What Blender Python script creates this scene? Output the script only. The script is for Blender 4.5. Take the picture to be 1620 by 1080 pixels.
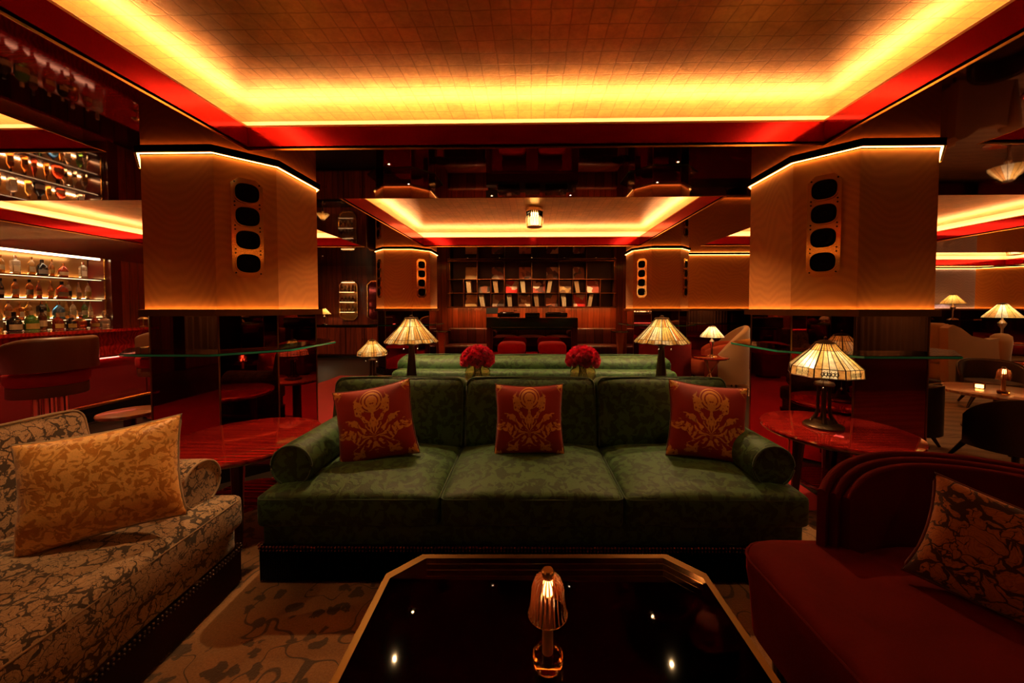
import bpy, bmesh, math, random
from mathutils import Vector, Matrix, noise as mnoise

# ---------------------------------------------------------------- clear, camera, world, exposure
for _o in list(bpy.data.objects):
    bpy.data.objects.remove(_o)
SC = bpy.context.scene
COL = SC.collection
R = math.radians
PI = math.pi

FPX, VPX, VPY, EYE = 570.0, 840.0, 487.0, 1.30
cam_data = bpy.data.cameras.new('camera')
cam = bpy.data.objects.new('camera', cam_data)
COL.objects.link(cam)
cam.location = (0, 0, EYE)
cam.rotation_euler = (R(90 - 1.7), 0, R(1.15))
cam_data.sensor_width = 36.0
cam_data.lens = FPX / 1620 * 36.0
cam_data.shift_x = -18.6 / 1620
cam_data.shift_y = -36.1 / 1620
cam_data.clip_start = 0.02
cam_data.clip_end = 60
SC.camera = cam

world = bpy.data.worlds.new('dim_room')
SC.world = world
world.use_nodes = True
world.node_tree.nodes['Background'].inputs[0].default_value = (1.0, 0.45, 0.15, 1)
world.node_tree.nodes['Background'].inputs[1].default_value = 0.0015

SC.view_settings.view_transform = 'Standard'
SC.view_settings.look = 'None'
SC.view_settings.gamma = 1.0
SC.view_settings.use_curve_mapping = False
SC.view_settings.exposure = 1.0
SC.cycles.use_denoising = True
SC.cycles.max_bounces = 10
SC.cycles.diffuse_bounces = 3
SC.cycles.glossy_bounces = 5
SC.cycles.transmission_bounces = 8
SC.cycles.transparent_max_bounces = 8
SC.cycles.caustics_reflective = True
SC.cycles.caustics_refractive = False
SC.cycles.blur_glossy = 0.6
SC.cycles.sample_clamp_indirect = 4.0

# main lighting levels
COVE_COLOR = (1.0, 0.47, 0.20)
COVE_POWER = 24.0
LINE_COLOR = (1.0, 0.44, 0.09)
LINE_POWER = 9.0
SHADE_WATTS = 7.0

def lamp(name, kind, loc, watts, color=(1, .6, .25), size=.05, spot=None, blend=.6, rot=None, parent=None):
    d = bpy.data.lights.new(name, kind)
    d.energy = watts
    d.color = color
    if kind in ('POINT', 'SPOT'):
        d.shadow_soft_size = size
    if kind == 'SPOT':
        d.spot_size = R(spot or 60); d.spot_blend = blend
    o = bpy.data.objects.new(name, d)
    COL.objects.link(o)
    o.location = loc
    if rot: o.rotation_euler = rot
    if parent: o.parent = parent
    return o

# ---------------------------------------------------------------- object helpers
def link(o, parent=None):
    COL.objects.link(o)
    if parent is not None:
        o.parent = parent
    return o

def thing(name, label, cat, loc=(0, 0, 0), rz=0.0, group=None):
    o = bpy.data.objects.new(name, None)
    o.empty_display_size = .1
    link(o)
    o.location = loc
    o.rotation_euler = (0, 0, rz)
    return tag(o, label, cat, group)

def tag(o, label, cat, group=None, kind=None):
    o['label'] = label
    o['category'] = cat
    if group: o['group'] = group
    if kind: o['kind'] = kind
    return o

def struct(o, label=None):
    o['kind'] = 'structure'
    if label: o['label'] = label
    return o

def dup(root, loc=None, rot=None, label=None, group=None):
    r = root.copy(); COL.objects.link(r)
    if loc is not None: r.location = loc
    if rot is not None: r.rotation_euler = rot
    if label: r['label'] = label
    if group: r['group'] = group
    for ch in list(root.children):
        c = ch.copy(); COL.objects.link(c); c.parent = r
        for g in list(ch.children):
            d = g.copy(); COL.objects.link(d); d.parent = c
    return r

class MB:
    def __init__(s):
        s.bm = bmesh.new()
    def v(s, p, M=None):
        p = Vector(p)
        return s.bm.verts.new(M @ p if M is not None else p)
    def f(s, vs, mi=0):
        try:
            f = s.bm.faces.new(vs); f.material_index = mi; return f
        except ValueError:
            return None
    def box(s, x0, y0, z0, x1, y1, z1, mi=0, M=None):
        c = [s.v(p, M) for p in ((x0,y0,z0),(x1,y0,z0),(x1,y1,z0),(x0,y1,z0),(x0,y0,z1),(x1,y0,z1),(x1,y1,z1),(x0,y1,z1))]
        for q in ((3,2,1,0),(4,5,6,7),(0,1,5,4),(1,2,6,5),(2,3,7,6),(3,0,4,7)):
            s.f([c[i] for i in q], mi)
        return s
    def rbox(s, sx, sy, sz, r, c=(0,0,0), n=(6,6,3), M=None, crown=0.0, sag=0.0, mi=0, jit=0.0):
        """rounded box; crown swells the top, sag swells the four sides"""
        T = Matrix.Translation(c) if M is None else M @ Matrix.Translation(c)
        h = (sx/2, sy/2, sz/2)
        r = min(r, min(h)*.98)
        ax = []
        for k in range(3):
            a = [-h[k], -h[k]+.4*r, -h[k]+r]
            b = [h[k]-r, h[k]-.4*r, h[k]]
            m = [a[2] + (b[0]-a[2])*i/n[k] for i in range(1, n[k])] if b[0]-a[2] > 1e-5 else []
            ax.append(a + m + b)
        cache = {}
        def pt(i, j, k):
            key = (i, j, k)
            if key in cache: return cache[key]
            p = Vector((ax[0][i], ax[1][j], ax[2][k]))
            q = Vector([max(-(h[a]-r), min(h[a]-r, p[a])) for a in range(3)])
            d = p - q
            if d.length > 1e-9: p = q + d.normalized()*r
            u, w, t = p.x/h[0], p.y/h[1], p.z/h[2]
            if crown: p.z += (crown if t > 0 else crown*.15*-1)*max(0, 1-u*u)**.7*max(0, 1-w*w)**.7*abs(t)
            if sag:
                p.x += math.copysign(sag, u)*abs(u)*(1-w*w)*(1-t*t)*.6
                p.y += math.copysign(sag, w)*abs(w)*(1-u*u)*(1-t*t)
            if jit:
                p += Vector((0,0,1))*jit*mnoise.noise(Vector((p.x*5+c[0]*3, p.y*5, p.z*5+c[0])))
            cache[key] = s.v(p, T)
            return cache[key]
        N = [len(a)-1 for a in ax]
        for i in range(N[0]):
            for j in range(N[1]):
                s.f([pt(i,j,0), pt(i,j+1,0), pt(i+1,j+1,0), pt(i+1,j,0)], mi)
                s.f([pt(i,j,N[2]), pt(i+1,j,N[2]), pt(i+1,j+1,N[2]), pt(i,j+1,N[2])], mi)
        for i in range(N[0]):
            for k in range(N[2]):
                s.f([pt(i,0,k), pt(i+1,0,k), pt(i+1,0,k+1), pt(i,0,k+1)], mi)
                s.f([pt(i,N[1],k), pt(i,N[1],k+1), pt(i+1,N[1],k+1), pt(i+1,N[1],k)], mi)
        for j in range(N[1]):
            for k in range(N[2]):
                s.f([pt(0,j,k), pt(0,j,k+1), pt(0,j+1,k+1), pt(0,j+1,k)], mi)
                s.f([pt(N[0],j,k), pt(N[0],j+1,k), pt(N[0],j+1,k+1), pt(N[0],j,k+1)], mi)
        return s
    def prism(s, poly, z0, z1, mi=0, M=None, cap=True):
        lo = [s.v((x, y, z0), M) for x, y in poly]
        hi = [s.v((x, y, z1), M) for x, y in poly]
        n = len(poly)
        for i in range(n):
            j = (i+1) % n
            s.f([lo[i], lo[j], hi[j], hi[i]], mi)
        if cap:
            s.f(lo[::-1], mi); s.f(hi, mi)
        return s
    def ring(s, outer, inner, z0, z1, mi=0, M=None):
        n = len(outer)
        a = [s.v((x,y,z0),M) for x,y in outer]; b = [s.v((x,y,z1),M) for x,y in outer]
        c = [s.v((x,y,z0),M) for x,y in inner]; d = [s.v((x,y,z1),M) for x,y in inner]
        for i in range(n):
            j = (i+1) % n
            s.f([a[i],a[j],b[j],b[i]],mi); s.f([c[j],c[i],d[i],d[j]],mi)
            s.f([b[i],b[j],d[j],d[i]],mi); s.f([a[j],a[i],c[i],c[j]],mi)
        return s
    def lathe(s, prof, seg=24, c=(0,0,0), M=None, mi=0, rot=0.0, flute=0.0, nfl=0, close=True):
        T = Matrix.Translation(c) if M is None else M @ Matrix.Translation(c)
        rings = []
        for r, z in prof:
            if r < 1e-6:
                rings.append([s.v((0,0,z), T)])
            else:
                row = []
                for i in range(seg):
                    a = rot + 2*PI*i/seg
                    rr = r*(1 + (flute*math.cos(nfl*a) if nfl else 0))
                    row.append(s.v((rr*math.cos(a), rr*math.sin(a), z), T))
                rings.append(row)
        for A, B in zip(rings, rings[1:]):
            if len(A) == 1 and len(B) == 1: continue
            for i in range(seg):
                j = (i+1) % seg
                if len(A) == 1: s.f([A[0], B[j], B[i]], mi)
                elif len(B) == 1: s.f([A[i], A[j], B[0]], mi)
                else: s.f([A[i], A[j], B[j], B[i]], mi)
        if close:
            if len(rings[0]) > 1: s.f(rings[0][::-1], mi)
            if len(rings[-1]) > 1: s.f(rings[-1], mi)
        return s
    def tube(s, pts, r, seg=6, closed=False, mi=0, M=None, cap=True):
        pts = [Vector(p) for p in pts]
        n = len(pts)
        rows = []
        up = Vector((0,0,1))
        for i, p in enumerate(pts):
            if closed: t = pts[(i+1)%n] - pts[i-1]
            else: t = pts[min(i+1,n-1)] - pts[max(i-1,0)]
            t.normalize()
            x = t.cross(up)
            if x.length < 1e-3: x = t.cross(Vector((1,0,0)))
            x.normalize(); y = x.cross(t)
            rr = r[i] if isinstance(r, (list, tuple)) else r
            rows.append([s.v(p + x*rr*math.cos(2*PI*k/seg) + y*rr*math.sin(2*PI*k/seg), M) for k in range(seg)])
        m = n if closed else n-1
        for i in range(m):
            A, B = rows[i], rows[(i+1) % n]
            for k in range(seg):
                l = (k+1) % seg
                s.f([A[k], B[k], B[l], A[l]], mi)
        if not closed and cap:
            s.f(rows[0], mi); s.f(rows[-1][::-1], mi)
        return s
    def grid(s, fn, nu, nv, mi=0, closed_u=False, M=None):
        rows = [[s.v(fn(i/nu, j/nv), M) for i in range(nu if closed_u else nu+1)] for j in range(nv+1)]
        for j in range(nv):
            for i in range(nu):
                k = (i+1) % len(rows[0])
                s.f([rows[j][i], rows[j][k], rows[j+1][k], rows[j+1][i]], mi)
        return s
    def merge(s, d=1e-5):
        bmesh.ops.remove_doubles(s.bm, verts=s.bm.verts, dist=d); return s
    def obj(s, name, mats, parent=None, loc=None, rot=None, smooth=35, recalc=True):
        if recalc: bmesh.ops.recalc_face_normals(s.bm, faces=s.bm.faces)
        me = bpy.data.meshes.new(name)
        s.bm.to_mesh(me); s.bm.free()
        for m in (mats if isinstance(mats, (list, tuple)) else [mats]):
            me.materials.append(m)
        if smooth:
            for p in me.polygons: p.use_smooth = True
            if smooth < 180: me.set_sharp_from_angle(angle=R(smooth))
        o = bpy.data.objects.new(name, me)
        link(o, parent)
        if loc is not None: o.location = loc
        if rot is not None: o.rotation_euler = rot
        return o

def rect(x0, y0, x1, y1):
    return [(x0,y0),(x1,y0),(x1,y1),(x0,y1)]
def octagon(h, c, cx=0, cy=0, hy=None):
    hy = hy or h
    return [(cx-h+c,cy-hy),(cx+h-c,cy-hy),(cx+h,cy-hy+c),(cx+h,cy+hy-c),(cx+h-c,cy+hy),(cx-h+c,cy+hy),(cx-h,cy+hy-c),(cx-h,cy-hy+c)]
def oct_off(h, c, d):
    """octagon pushed outward by d"""
    return octagon(h+d, c + d*(2-math.sqrt(2)))
def circ(r, n=32, cx=0, cy=0):
    return [(cx+r*math.cos(2*PI*i/n), cy+r*math.sin(2*PI*i/n)) for i in range(n)]

# ---------------------------------------------------------------- materials
class NT:
    def __init__(s, name):
        s.m = bpy.data.materials.new(name)
        s.m.use_nodes = True
        s.t = s.m.node_tree
        s.p = s.t.nodes['Principled BSDF']
        s.out = s.t.nodes['Material Output']
    def n(s, typ, **kw):
        x = s.t.nodes.new(typ)
        for k, v in kw.items(): setattr(x, k, v)
        return x
    def l(s, a, b):
        s.t.links.new(a, b)
    def set(s, **kw):
        for k, v in kw.items():
            k = k.replace('_', ' ')
            if hasattr(v, 'is_output'): s.l(v, s.p.inputs[k])
            else:
                if isinstance(v, tuple) and len(v) == 3 and k not in ('Subsurface Radius',): v = (*v, 1)
                s.p.inputs[k].default_value = v
        return s
    def coord(s, scale=(1,1,1), rot=(0,0,0), loc=(0,0,0), kind='Object'):
        tc = s.n('ShaderNodeTexCoord'); mp = s.n('ShaderNodeMapping')
        mp.inputs['Scale'].default_value = scale; mp.inputs['Rotation'].default_value = rot; mp.inputs['Location'].default_value = loc
        s.l(tc.outputs[kind], mp.inputs[0])
        return mp.outputs[0]
    def noise(s, co, scale=5, detail=3, rough=.5, dist=0.0, col=False):
        x = s.n('ShaderNodeTexNoise')
        x.inputs['Scale'].default_value = scale; x.inputs['Detail'].default_value = detail
        x.inputs['Roughness'].default_value = rough; x.inputs['Distortion'].default_value = dist
        s.l(co, x.inputs['Vector'])
        return x.outputs['Color' if col else 'Fac']
    def voro(s, co, scale=5, feature='F1', out='Distance', rnd=1.0):
        x = s.n('ShaderNodeTexVoronoi', feature=feature)
        x.inputs['Scale'].default_value = scale; x.inputs['Randomness'].default_value = rnd
        s.l(co, x.inputs['Vector'])
        return x.outputs[out]
    def wave(s, co, scale=5, dist=0, detail=2, dscale=1, direction='X', typ='BANDS', prof='SIN'):
        x = s.n('ShaderNodeTexWave', wave_type=typ, wave_profile=prof)
        if typ == 'BANDS': x.bands_direction = direction
        else: x.rings_direction = direction
        x.inputs['Scale'].default_value = scale; x.inputs['Distortion'].default_value = dist
        x.inputs['Detail'].default_value = detail; x.inputs['Detail Scale'].default_value = dscale
        s.l(co, x.inputs['Vector'])
        return x.outputs['Fac']
    def math(s, op, a, b=0.0, c=None):
        x = s.n('ShaderNodeMath', operation=op)
        for i, v in enumerate((a, b) if c is None else (a, b, c)):
            if hasattr(v, 'is_output'): s.l(v, x.inputs[i])
            else: x.inputs[i].default_value = v
        return x.outputs[0]
    def vmath(s, op, a, b=None, scale=None):
        x = s.n('ShaderNodeVectorMath', operation=op)
        for i, v in enumerate((a, b)):
            if v is None: continue
            if hasattr(v, 'is_output'): s.l(v, x.inputs[i])
            else: x.inputs[i].default_value = v
        if scale is not None: x.inputs['Scale'].default_value = scale
        return x.outputs[0]
    def step(s, v, lo, hi, a=0.0, b=1.0):
        x = s.n('ShaderNodeMapRange', interpolation_type='SMOOTHSTEP')
        x.inputs[1].default_value = lo; x.inputs[2].default_value = hi
        x.inputs[3].default_value = a; x.inputs[4].default_value = b
        s.l(v, x.inputs[0])
        return x.outputs[0]
    def mix(s, fac, a, b, blend='MIX'):
        x = s.n('ShaderNodeMix', data_type='RGBA', blend_type=blend)
        for sock, v in ((x.inputs[0], fac), (x.inputs[6], a), (x.inputs[7], b)):
            if hasattr(v, 'is_output'): s.l(v, sock)
            elif isinstance(v, tuple): sock.default_value = (*v, 1)
            else: sock.default_value = v
        return x.outputs[2]
    def warp(s, co, amt, scale, detail=2):
        nz = s.noise(co, scale, detail, col=True)
        d = s.vmath('SUBTRACT', nz, (.5,.5,.5))
        d = s.vmath('SCALE', d, scale=amt)
        return s.vmath('ADD', co, d)
    def bump(s, h, strength=.3, dist=.01):
        b = s.n('ShaderNodeBump')
        b.inputs['Strength'].default_value = strength; b.inputs['Distance'].default_value = dist
        s.l(h, b.inputs['Height']); s.l(b.outputs[0], s.p.inputs['Normal'])
        return s
    def sep(s, co):
        x = s.n('ShaderNodeSeparateXYZ'); s.l(co, x.inputs[0]); return x.outputs
    def comb(s, x, y, z):
        c = s.n('ShaderNodeCombineXYZ')
        for i, v in enumerate((x, y, z)):
            if hasattr(v, 'is_output'): s.l(v, c.inputs[i])
            else: c.inputs[i].default_value = v
        return c.outputs[0]

def plain(name, col, rough=.5, metal=0.0, **kw):
    t = NT(name).set(Base_Color=col, Roughness=rough, Metallic=metal, **kw)
    return t.m

def emit(name, col, power):
    t = NT(name).set(Base_Color=(0,0,0), Emission_Color=col, Emission_Strength=power)
    return t.m

def glass(name, col, rough=.02, ior=1.45, trans=1.0):
    return plain(name, col, rough, Transmission_Weight=trans, IOR=ior)

def thin_glass(name, tint, refl=.08, alpha=.85, rough=.02):
    """pane that lets most light straight through"""
    t = NT(name)
    tr = t.n('ShaderNodeBsdfTransparent'); tr.inputs[0].default_value = (*tint, 1)
    gl = t.n('ShaderNodeBsdfGlossy'); gl.inputs['Roughness'].default_value = rough
    gl.inputs['Color'].default_value = (1,1,1,1)
    fr = t.n('ShaderNodeFresnel'); fr.inputs[0].default_value = 1.5
    mx = t.n('ShaderNodeMixShader')
    t.l(fr.outputs[0], mx.inputs[0]); t.l(tr.outputs[0], mx.inputs[1]); t.l(gl.outputs[0], mx.inputs[2])
    t.l(mx.outputs[0], t.out.inputs[0])
    return t.m

def mat_gold_leaf():
    t = NT('gold_leaf')
    co = t.coord()
    br = t.n('ShaderNodeTexBrick'); br.offset = 0; br.squash = 1
    t.l(t.warp(co, .022, 8), br.inputs['Vector'])
    br.inputs['Scale'].default_value = 1.0
    br.inputs['Brick Width'].default_value = .10; br.inputs['Row Height'].default_value = .10
    br.inputs['Mortar Size'].default_value = .0055; br.inputs['Mortar Smooth'].default_value = .6
    br.inputs['Color1'].default_value = (.95,.95,.95,1); br.inputs['Color2'].default_value = (.80,.80,.80,1)
    br.inputs['Mortar'].default_value = (.60,.60,.60,1)
    big = t.step(t.noise(co, 1.6, 4, .6), .3, .75, .55, 1.0)
    fine = t.step(t.noise(co, 30, 4, .7), .3, .7, .8, 1.0)
    c = t.mix(1.0, (.92,.54,.17), br.outputs['Color'], 'MULTIPLY')
    c = t.mix(1.0, c, t.comb(big,big,big), 'MULTIPLY')
    c = t.mix(1.0, c, t.comb(fine,fine,fine), 'MULTIPLY')
    t.set(Base_Color=c, Metallic=.97, Roughness=.29)
    t.bump(t.math('ADD', t.noise(co, 60, 4, .7), t.math('MULTIPLY', br.outputs['Fac'], -.25)), .28, .004)
    return t.m

def mat_wood(name, a, b, scale=1.0, rough=.22, direction='X', coat=.6):
    t = NT(name)
    rot = {'X': (0,0,0), 'Z': (0, R(90), 0), 'Y': (0,0,R(90))}[direction]
    co = t.coord(scale=(.35*scale, 3*scale, 3*scale), rot=rot)
    w = t.warp(co, .5, 2.2)
    g = t.noise(w, 5, 6, .65, .6)
    g2 = t.wave(w, 2.2, 5, 3, 1.5, 'Y')
    f = t.step(t.math('ADD', t.math('MULTIPLY', g, .65), t.math('MULTIPLY', g2, .35)), .25, .75)
    t.set(Base_Color=t.mix(f, a, b), Roughness=rough, Coat_Weight=coat, Coat_Roughness=.06)
    return t.m

def mat_slats(name, a, b, pitch=.14, coat=.35):
    """vertical veneer boards, lengths running up Z, on walls facing any way"""
    t = NT(name)
    co = t.coord()
    x, y, z = t.sep(co)[:3]
    u = t.math('ADD', x, y)
    cell = t.math('FLOOR', t.math('DIVIDE', u, pitch))
    fr = t.math('FRACT', t.math('DIVIDE', u, pitch))
    edge = t.math('MINIMUM', fr, t.math('SUBTRACT', 1.0, fr))
    groove = t.step(edge, .0, .06)
    wn = t.n('ShaderNodeTexWhiteNoise', noise_dimensions='1D'); t.l(cell, wn.inputs['W'])
    g = t.noise(t.comb(t.math('MULTIPLY', u, 26), t.math('MULTIPLY', z, 1.3), cell), 1.0, 5, .6, .8)
    f = t.math('ADD', t.math('MULTIPLY', g, .75), t.math('MULTIPLY', wn.outputs[0], .35))
    c = t.mix(t.step(f, .25, .85), a, b)
    gv = t.math('ADD', t.math('MULTIPLY', groove, .8), .2)
    c = t.mix(1.0, c, t.comb(gv, gv, gv), 'MULTIPLY')
    t.set(Base_Color=c, Roughness=.32, Coat_Weight=coat, Coat_Roughness=.12, Specular_IOR_Level=.3)
    t.bump(groove, .6, .006)
    return t.m

def mat_fabric(name, col, var=.25, scale=140, rough=.85, sheen=.3):
    t = NT(name)
    co = t.coord()
    f = t.noise(co, scale, 3, .7)
    g = t.noise(co, 3.0, 3, .5)
    k = t.math('ADD', t.math('MULTIPLY', f, var*1.6), t.math('MULTIPLY', g, var))
    k = t.math('ADD', k, 1 - var*1.3)
    t.set(Base_Color=t.mix(1.0, col, t.comb(k,k,k), 'MULTIPLY'), Roughness=rough, Sheen_Weight=sheen, Sheen_Roughness=.4)
    t.bump(f, .3, .003)
    return t.m

def mat_moire(name, col, dark):
    t = NT(name)
    co = t.coord()
    w = t.warp(t.coord(scale=(1,1,.45)), .5, 2.2, 1)
    s_ = t.wave(w, 9, 3.0, 2, 1.2, 'Z')
    fine = t.wave(co, 90, .6, 1, 2, 'Z')
    f = t.math('ADD', t.math('MULTIPLY', s_, .55), t.math('MULTIPLY', fine, .25))
    nz = t.noise(co, 220, 2, .6)
    f = t.math('ADD', f, t.math('MULTIPLY', nz, .3))
    t.set(Base_Color=t.mix(f, dark, col), Roughness=.75, Sheen_Weight=.15)
    t.bump(fine, .15, .002)
    return t.m

def mat_scroll(name, light, dark, mid, scale=1.0, thr=.10, sheen=.3):
    """woven scroll damask: rounded leaf shapes parted by dark ground, ringed veins inside"""
    t = NT(name)
    co = t.coord(scale=(scale,)*3)
    w = t.warp(co, .10, 9, 2)
    w = t.warp(w, .05, 22, 2)
    e = t.voro(w, 11, 'DISTANCE_TO_EDGE')
    d = t.voro(w, 11, 'F1')
    e2 = t.voro(w, 26, 'DISTANCE_TO_EDGE')
    big = t.noise(co, 6, 2, .5)
    k = t.math('MULTIPLY', t.step(big, .38, .68, .25, 1.9), thr)
    gap = t.math('SUBTRACT', e, k)
    m1 = t.step(gap, -.012, .012)
    k2 = t.math('MULTIPLY', t.step(t.noise(co, 13, 2), .45, .7, .1, 1.6), thr*.75)
    m2 = t.step(t.math('SUBTRACT', e2, k2), -.015, .015)
    mask = t.math('MULTIPLY', m1, m2)
    rings = t.math('FRACT', t.math('MULTIPLY', d, 9.0))
    rg = t.step(t.math('ABSOLUTE', t.math('SUBTRACT', rings, .5)), .08, .26)
    thread = t.noise(co, 160, 2, .7)
    l2 = t.mix(t.math('MULTIPLY', rg, .75), mid, light)
    l2 = t.mix(t.math('MULTIPLY', thread, .45), l2, mid)
    t.set(Base_Color=t.mix(mask, dark, l2), Roughness=.8, Sheen_Weight=sheen)
    t.bump(t.math('ADD', mask, t.math('MULTIPLY', thread, .5)), .35, .004)
    return t.m

def mat_motif(name, ground, gold, seed=0.0, size=.19):
    """mirror-symmetric floral damask medallion on a plain ground, on the XZ face of a pillow"""
    t = NT(name)
    co = t.coord()
    x, y, z = t.sep(co)[:3]
    ux = t.math('ABSOLUTE', x)
    p = t.comb(ux, seed, z)
    wv = t.vmath('SCALE', t.vmath('SUBTRACT', t.noise(p, 11, 2, .5, col=True), (.5,.5,.5)), scale=.09)
    q = t.vmath('ADD', p, wv)
    qx, qy, qz = t.sep(q)[:3]
    ang = t.math('ARCTAN2', t.math('ADD', qz, size*.28), qx)
    r = t.math('SQRT', t.math('ADD', t.math('MULTIPLY', qx, qx), t.math('MULTIPLY', t.math('ADD', qz, size*.1), t.math('ADD', qz, size*.1))))
    pet = t.math('SINE', t.math('MULTIPLY', ang, 13.0))
    env = t.math('ADD', size*.68, t.math('MULTIPLY', t.math('SINE', t.math('MULTIPLY', ang, 6.0)), size*.2))
    body = t.step(t.math('SUBTRACT', env, r), -.004, .006)
    veins = t.step(t.math('ADD', pet, t.math('MULTIPLY', t.math('SUBTRACT', t.noise(q, 26, 2), .5), 4.5)), -.55, -.2)
    lace = t.step(t.noise(q, 46, 2, .5), .38, .46)
    blob = t.math('SQRT', t.math('ADD', t.math('MULTIPLY', ux, ux), t.math('POWER', t.math('SUBTRACT', z, size*.52), 2.0)))
    rosette = t.step(blob, size*.28, size*.25)
    rin = t.step(t.math('SINE', t.math('MULTIPLY', blob, 330)), -.6, -.1)
    cx = t.math('SUBTRACT', ux, size*.93); cz = t.math('SUBTRACT', t.math('ABSOLUTE', z), size*.93)
    cr = t.math('SQRT', t.math('ADD', t.math('MULTIPLY', cx, cx), t.math('MULTIPLY', cz, cz)))
    corner = t.step(t.math('ADD', cr, t.math('MULTIPLY', t.noise(p, 30, 1), .05)), size*.40, size*.36)
    m = t.math('MULTIPLY', t.math('MULTIPLY', body, veins), lace)
    m = t.math('MAXIMUM', m, t.math('MULTIPLY', rosette, rin))
    m = t.math('MAXIMUM', m, t.math('MULTIPLY', corner, lace))
    thread = t.noise(co, 190, 2, .7)
    g2 = t.mix(t.math('MULTIPLY', thread, .6), gold, tuple(c*.45 for c in gold))
    t.set(Base_Color=t.mix(m, ground, g2), Roughness=.5, Sheen_Weight=.35, Sheen_Roughness=.35)
    t.bump(t.math('ADD', m, t.math('MULTIPLY', thread, .4)), .3, .003)
    return t.m

def mat_damask_tone(name, a, b, scale=24, rough=.55, sheen=.4):
    t = NT(name)
    co = t.coord()
    w = t.warp(co, .06, 12)
    f = t.step(t.noise(w, scale, 2, .5, .8), .44, .54)
    th = t.noise(co, 200, 2, .7)
    c = t.mix(f, a, b)
    k = t.math('ADD', t.math('MULTIPLY', th, .5), .75)
    c = t.mix(1.0, c, t.comb(k,k,k), 'MULTIPLY')
    t.set(Base_Color=c, Roughness=rough, Sheen_Weight=sheen, Sheen_Roughness=.35)
    t.bump(t.math('ADD', f, th), .25, .003)
    return t.m

def mat_leaf_carpet(name, ground, leaf, alt):
    t = NT(name)
    co = t.coord()
    w = t.warp(co, .08, 10)
    w = t.warp(w, .045, 26)
    d = t.voro(w, 11, 'F1')
    a = t.step(t.math('ADD', d, t.math('MULTIPLY', t.noise(co, 34, 2), .35)), .53, .47)
    st = t.step(t.math('ABSOLUTE', t.math('SUBTRACT', t.noise(t.warp(co, .2, 4), 5, 1), .5)), .012, .005)
    m = t.math('MAXIMUM', a, st)
    tone = t.step(t.noise(co, 3, 3), .4, .65)
    pile = t.noise(co, 150, 2, .7)
    k = t.math('ADD', t.math('MULTIPLY', pile, .9), .5)
    g = t.mix(1.0, t.mix(tone, ground, alt), t.comb(k,k,k), 'MULTIPLY')
    t.set(Base_Color=t.mix(t.math('MULTIPLY', m, .85), g, leaf), Roughness=.95, Sheen_Weight=.2)
    t.bump(pile, .5, .006)
    return t.m

def mat_wave_carpet(name, a, b, c):
    t = NT(name)
    co = t.coord(rot=(0,0,R(8)))
    w = t.warp(co, .35, 1.6)
    s_ = t.wave(w, 1.6, 2.0, 2, 1, 'Y')
    f = t.wave(w, 9, 3, 2, 1.5, 'Y')
    pile = t.noise(co, 150, 2, .7)
    col = t.mix(t.step(s_, .2, .8), a, b)
    col = t.mix(t.math('MULTIPLY', t.step(f, .55, .9), .6), col, c)
    k = t.math('ADD', t.math('MULTIPLY', pile, .7), .6)
    t.set(Base_Color=t.mix(1.0, col, t.comb(k,k,k), 'MULTIPLY'), Roughness=.95, Sheen_Weight=.2)
    t.bump(pile, .5, .006)
    return t.m

def mat_velvet(name, col, sheen_col):
    t = NT(name)
    co = t.coord()
    f = t.noise(co, 6, 3, .5, .8)
    g = t.noise(co, 260, 2, .7)
    k = t.math('ADD', t.math('MULTIPLY', f, .7), t.math('ADD', t.math('MULTIPLY', g, .3), .5))
    t.set(Base_Color=t.mix(1.0, col, t.comb(k,k,k), 'MULTIPLY'), Roughness=.8, Sheen_Weight=.15, Sheen_Roughness=.3, Sheen_Tint=sheen_col, Specular_IOR_Level=.08)
    t.bump(g, .15, .002)
    return t.m

def mat_shade(name, col):
    """opalescent leaded glass: light from the bulb inside shows through"""
    t = NT(name)
    co = t.coord()
    k = t.step(t.noise(co, 22, 3, .6, 1.2), .3, .7, .6, 1.0)
    c = t.mix(1.0, col, t.comb(k,k,k), 'MULTIPLY')
    tl = t.n('ShaderNodeBsdfTranslucent'); t.l(c, tl.inputs[0])
    df = t.n('ShaderNodeBsdfDiffuse'); t.l(c, df.inputs[0])
    gl = t.n('ShaderNodeBsdfGlossy'); gl.inputs['Roughness'].default_value = .15
    m1 = t.n('ShaderNodeMixShader'); m1.inputs[0].default_value = .25
    t.l(tl.outputs[0], m1.inputs[1]); t.l(df.outputs[0], m1.inputs[2])
    m2 = t.n('ShaderNodeMixShader'); m2.inputs[0].default_value = .05
    t.l(m1.outputs[0], m2.inputs[1]); t.l(gl.outputs[0], m2.inputs[2])
    t.l(m2.outputs[0], t.out.inputs[0])
    return t.m

def mat_cover(name, seed, cols, scale=7):
    t = NT(name)
    co = t.coord(loc=(seed*3.1, seed*1.7, seed*2.3))
    w = t.warp(co, .08, 8)
    v = t.voro(w, scale, 'F1', 'Color')
    x = t.sep(v)
    c = t.mix(t.step(x[0], .45, .5), cols[0], cols[1])
    c = t.mix(t.step(x[1], .62, .66), c, cols[2])
    t.set(Base_Color=c, Roughness=.4)
    return t.m

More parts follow.
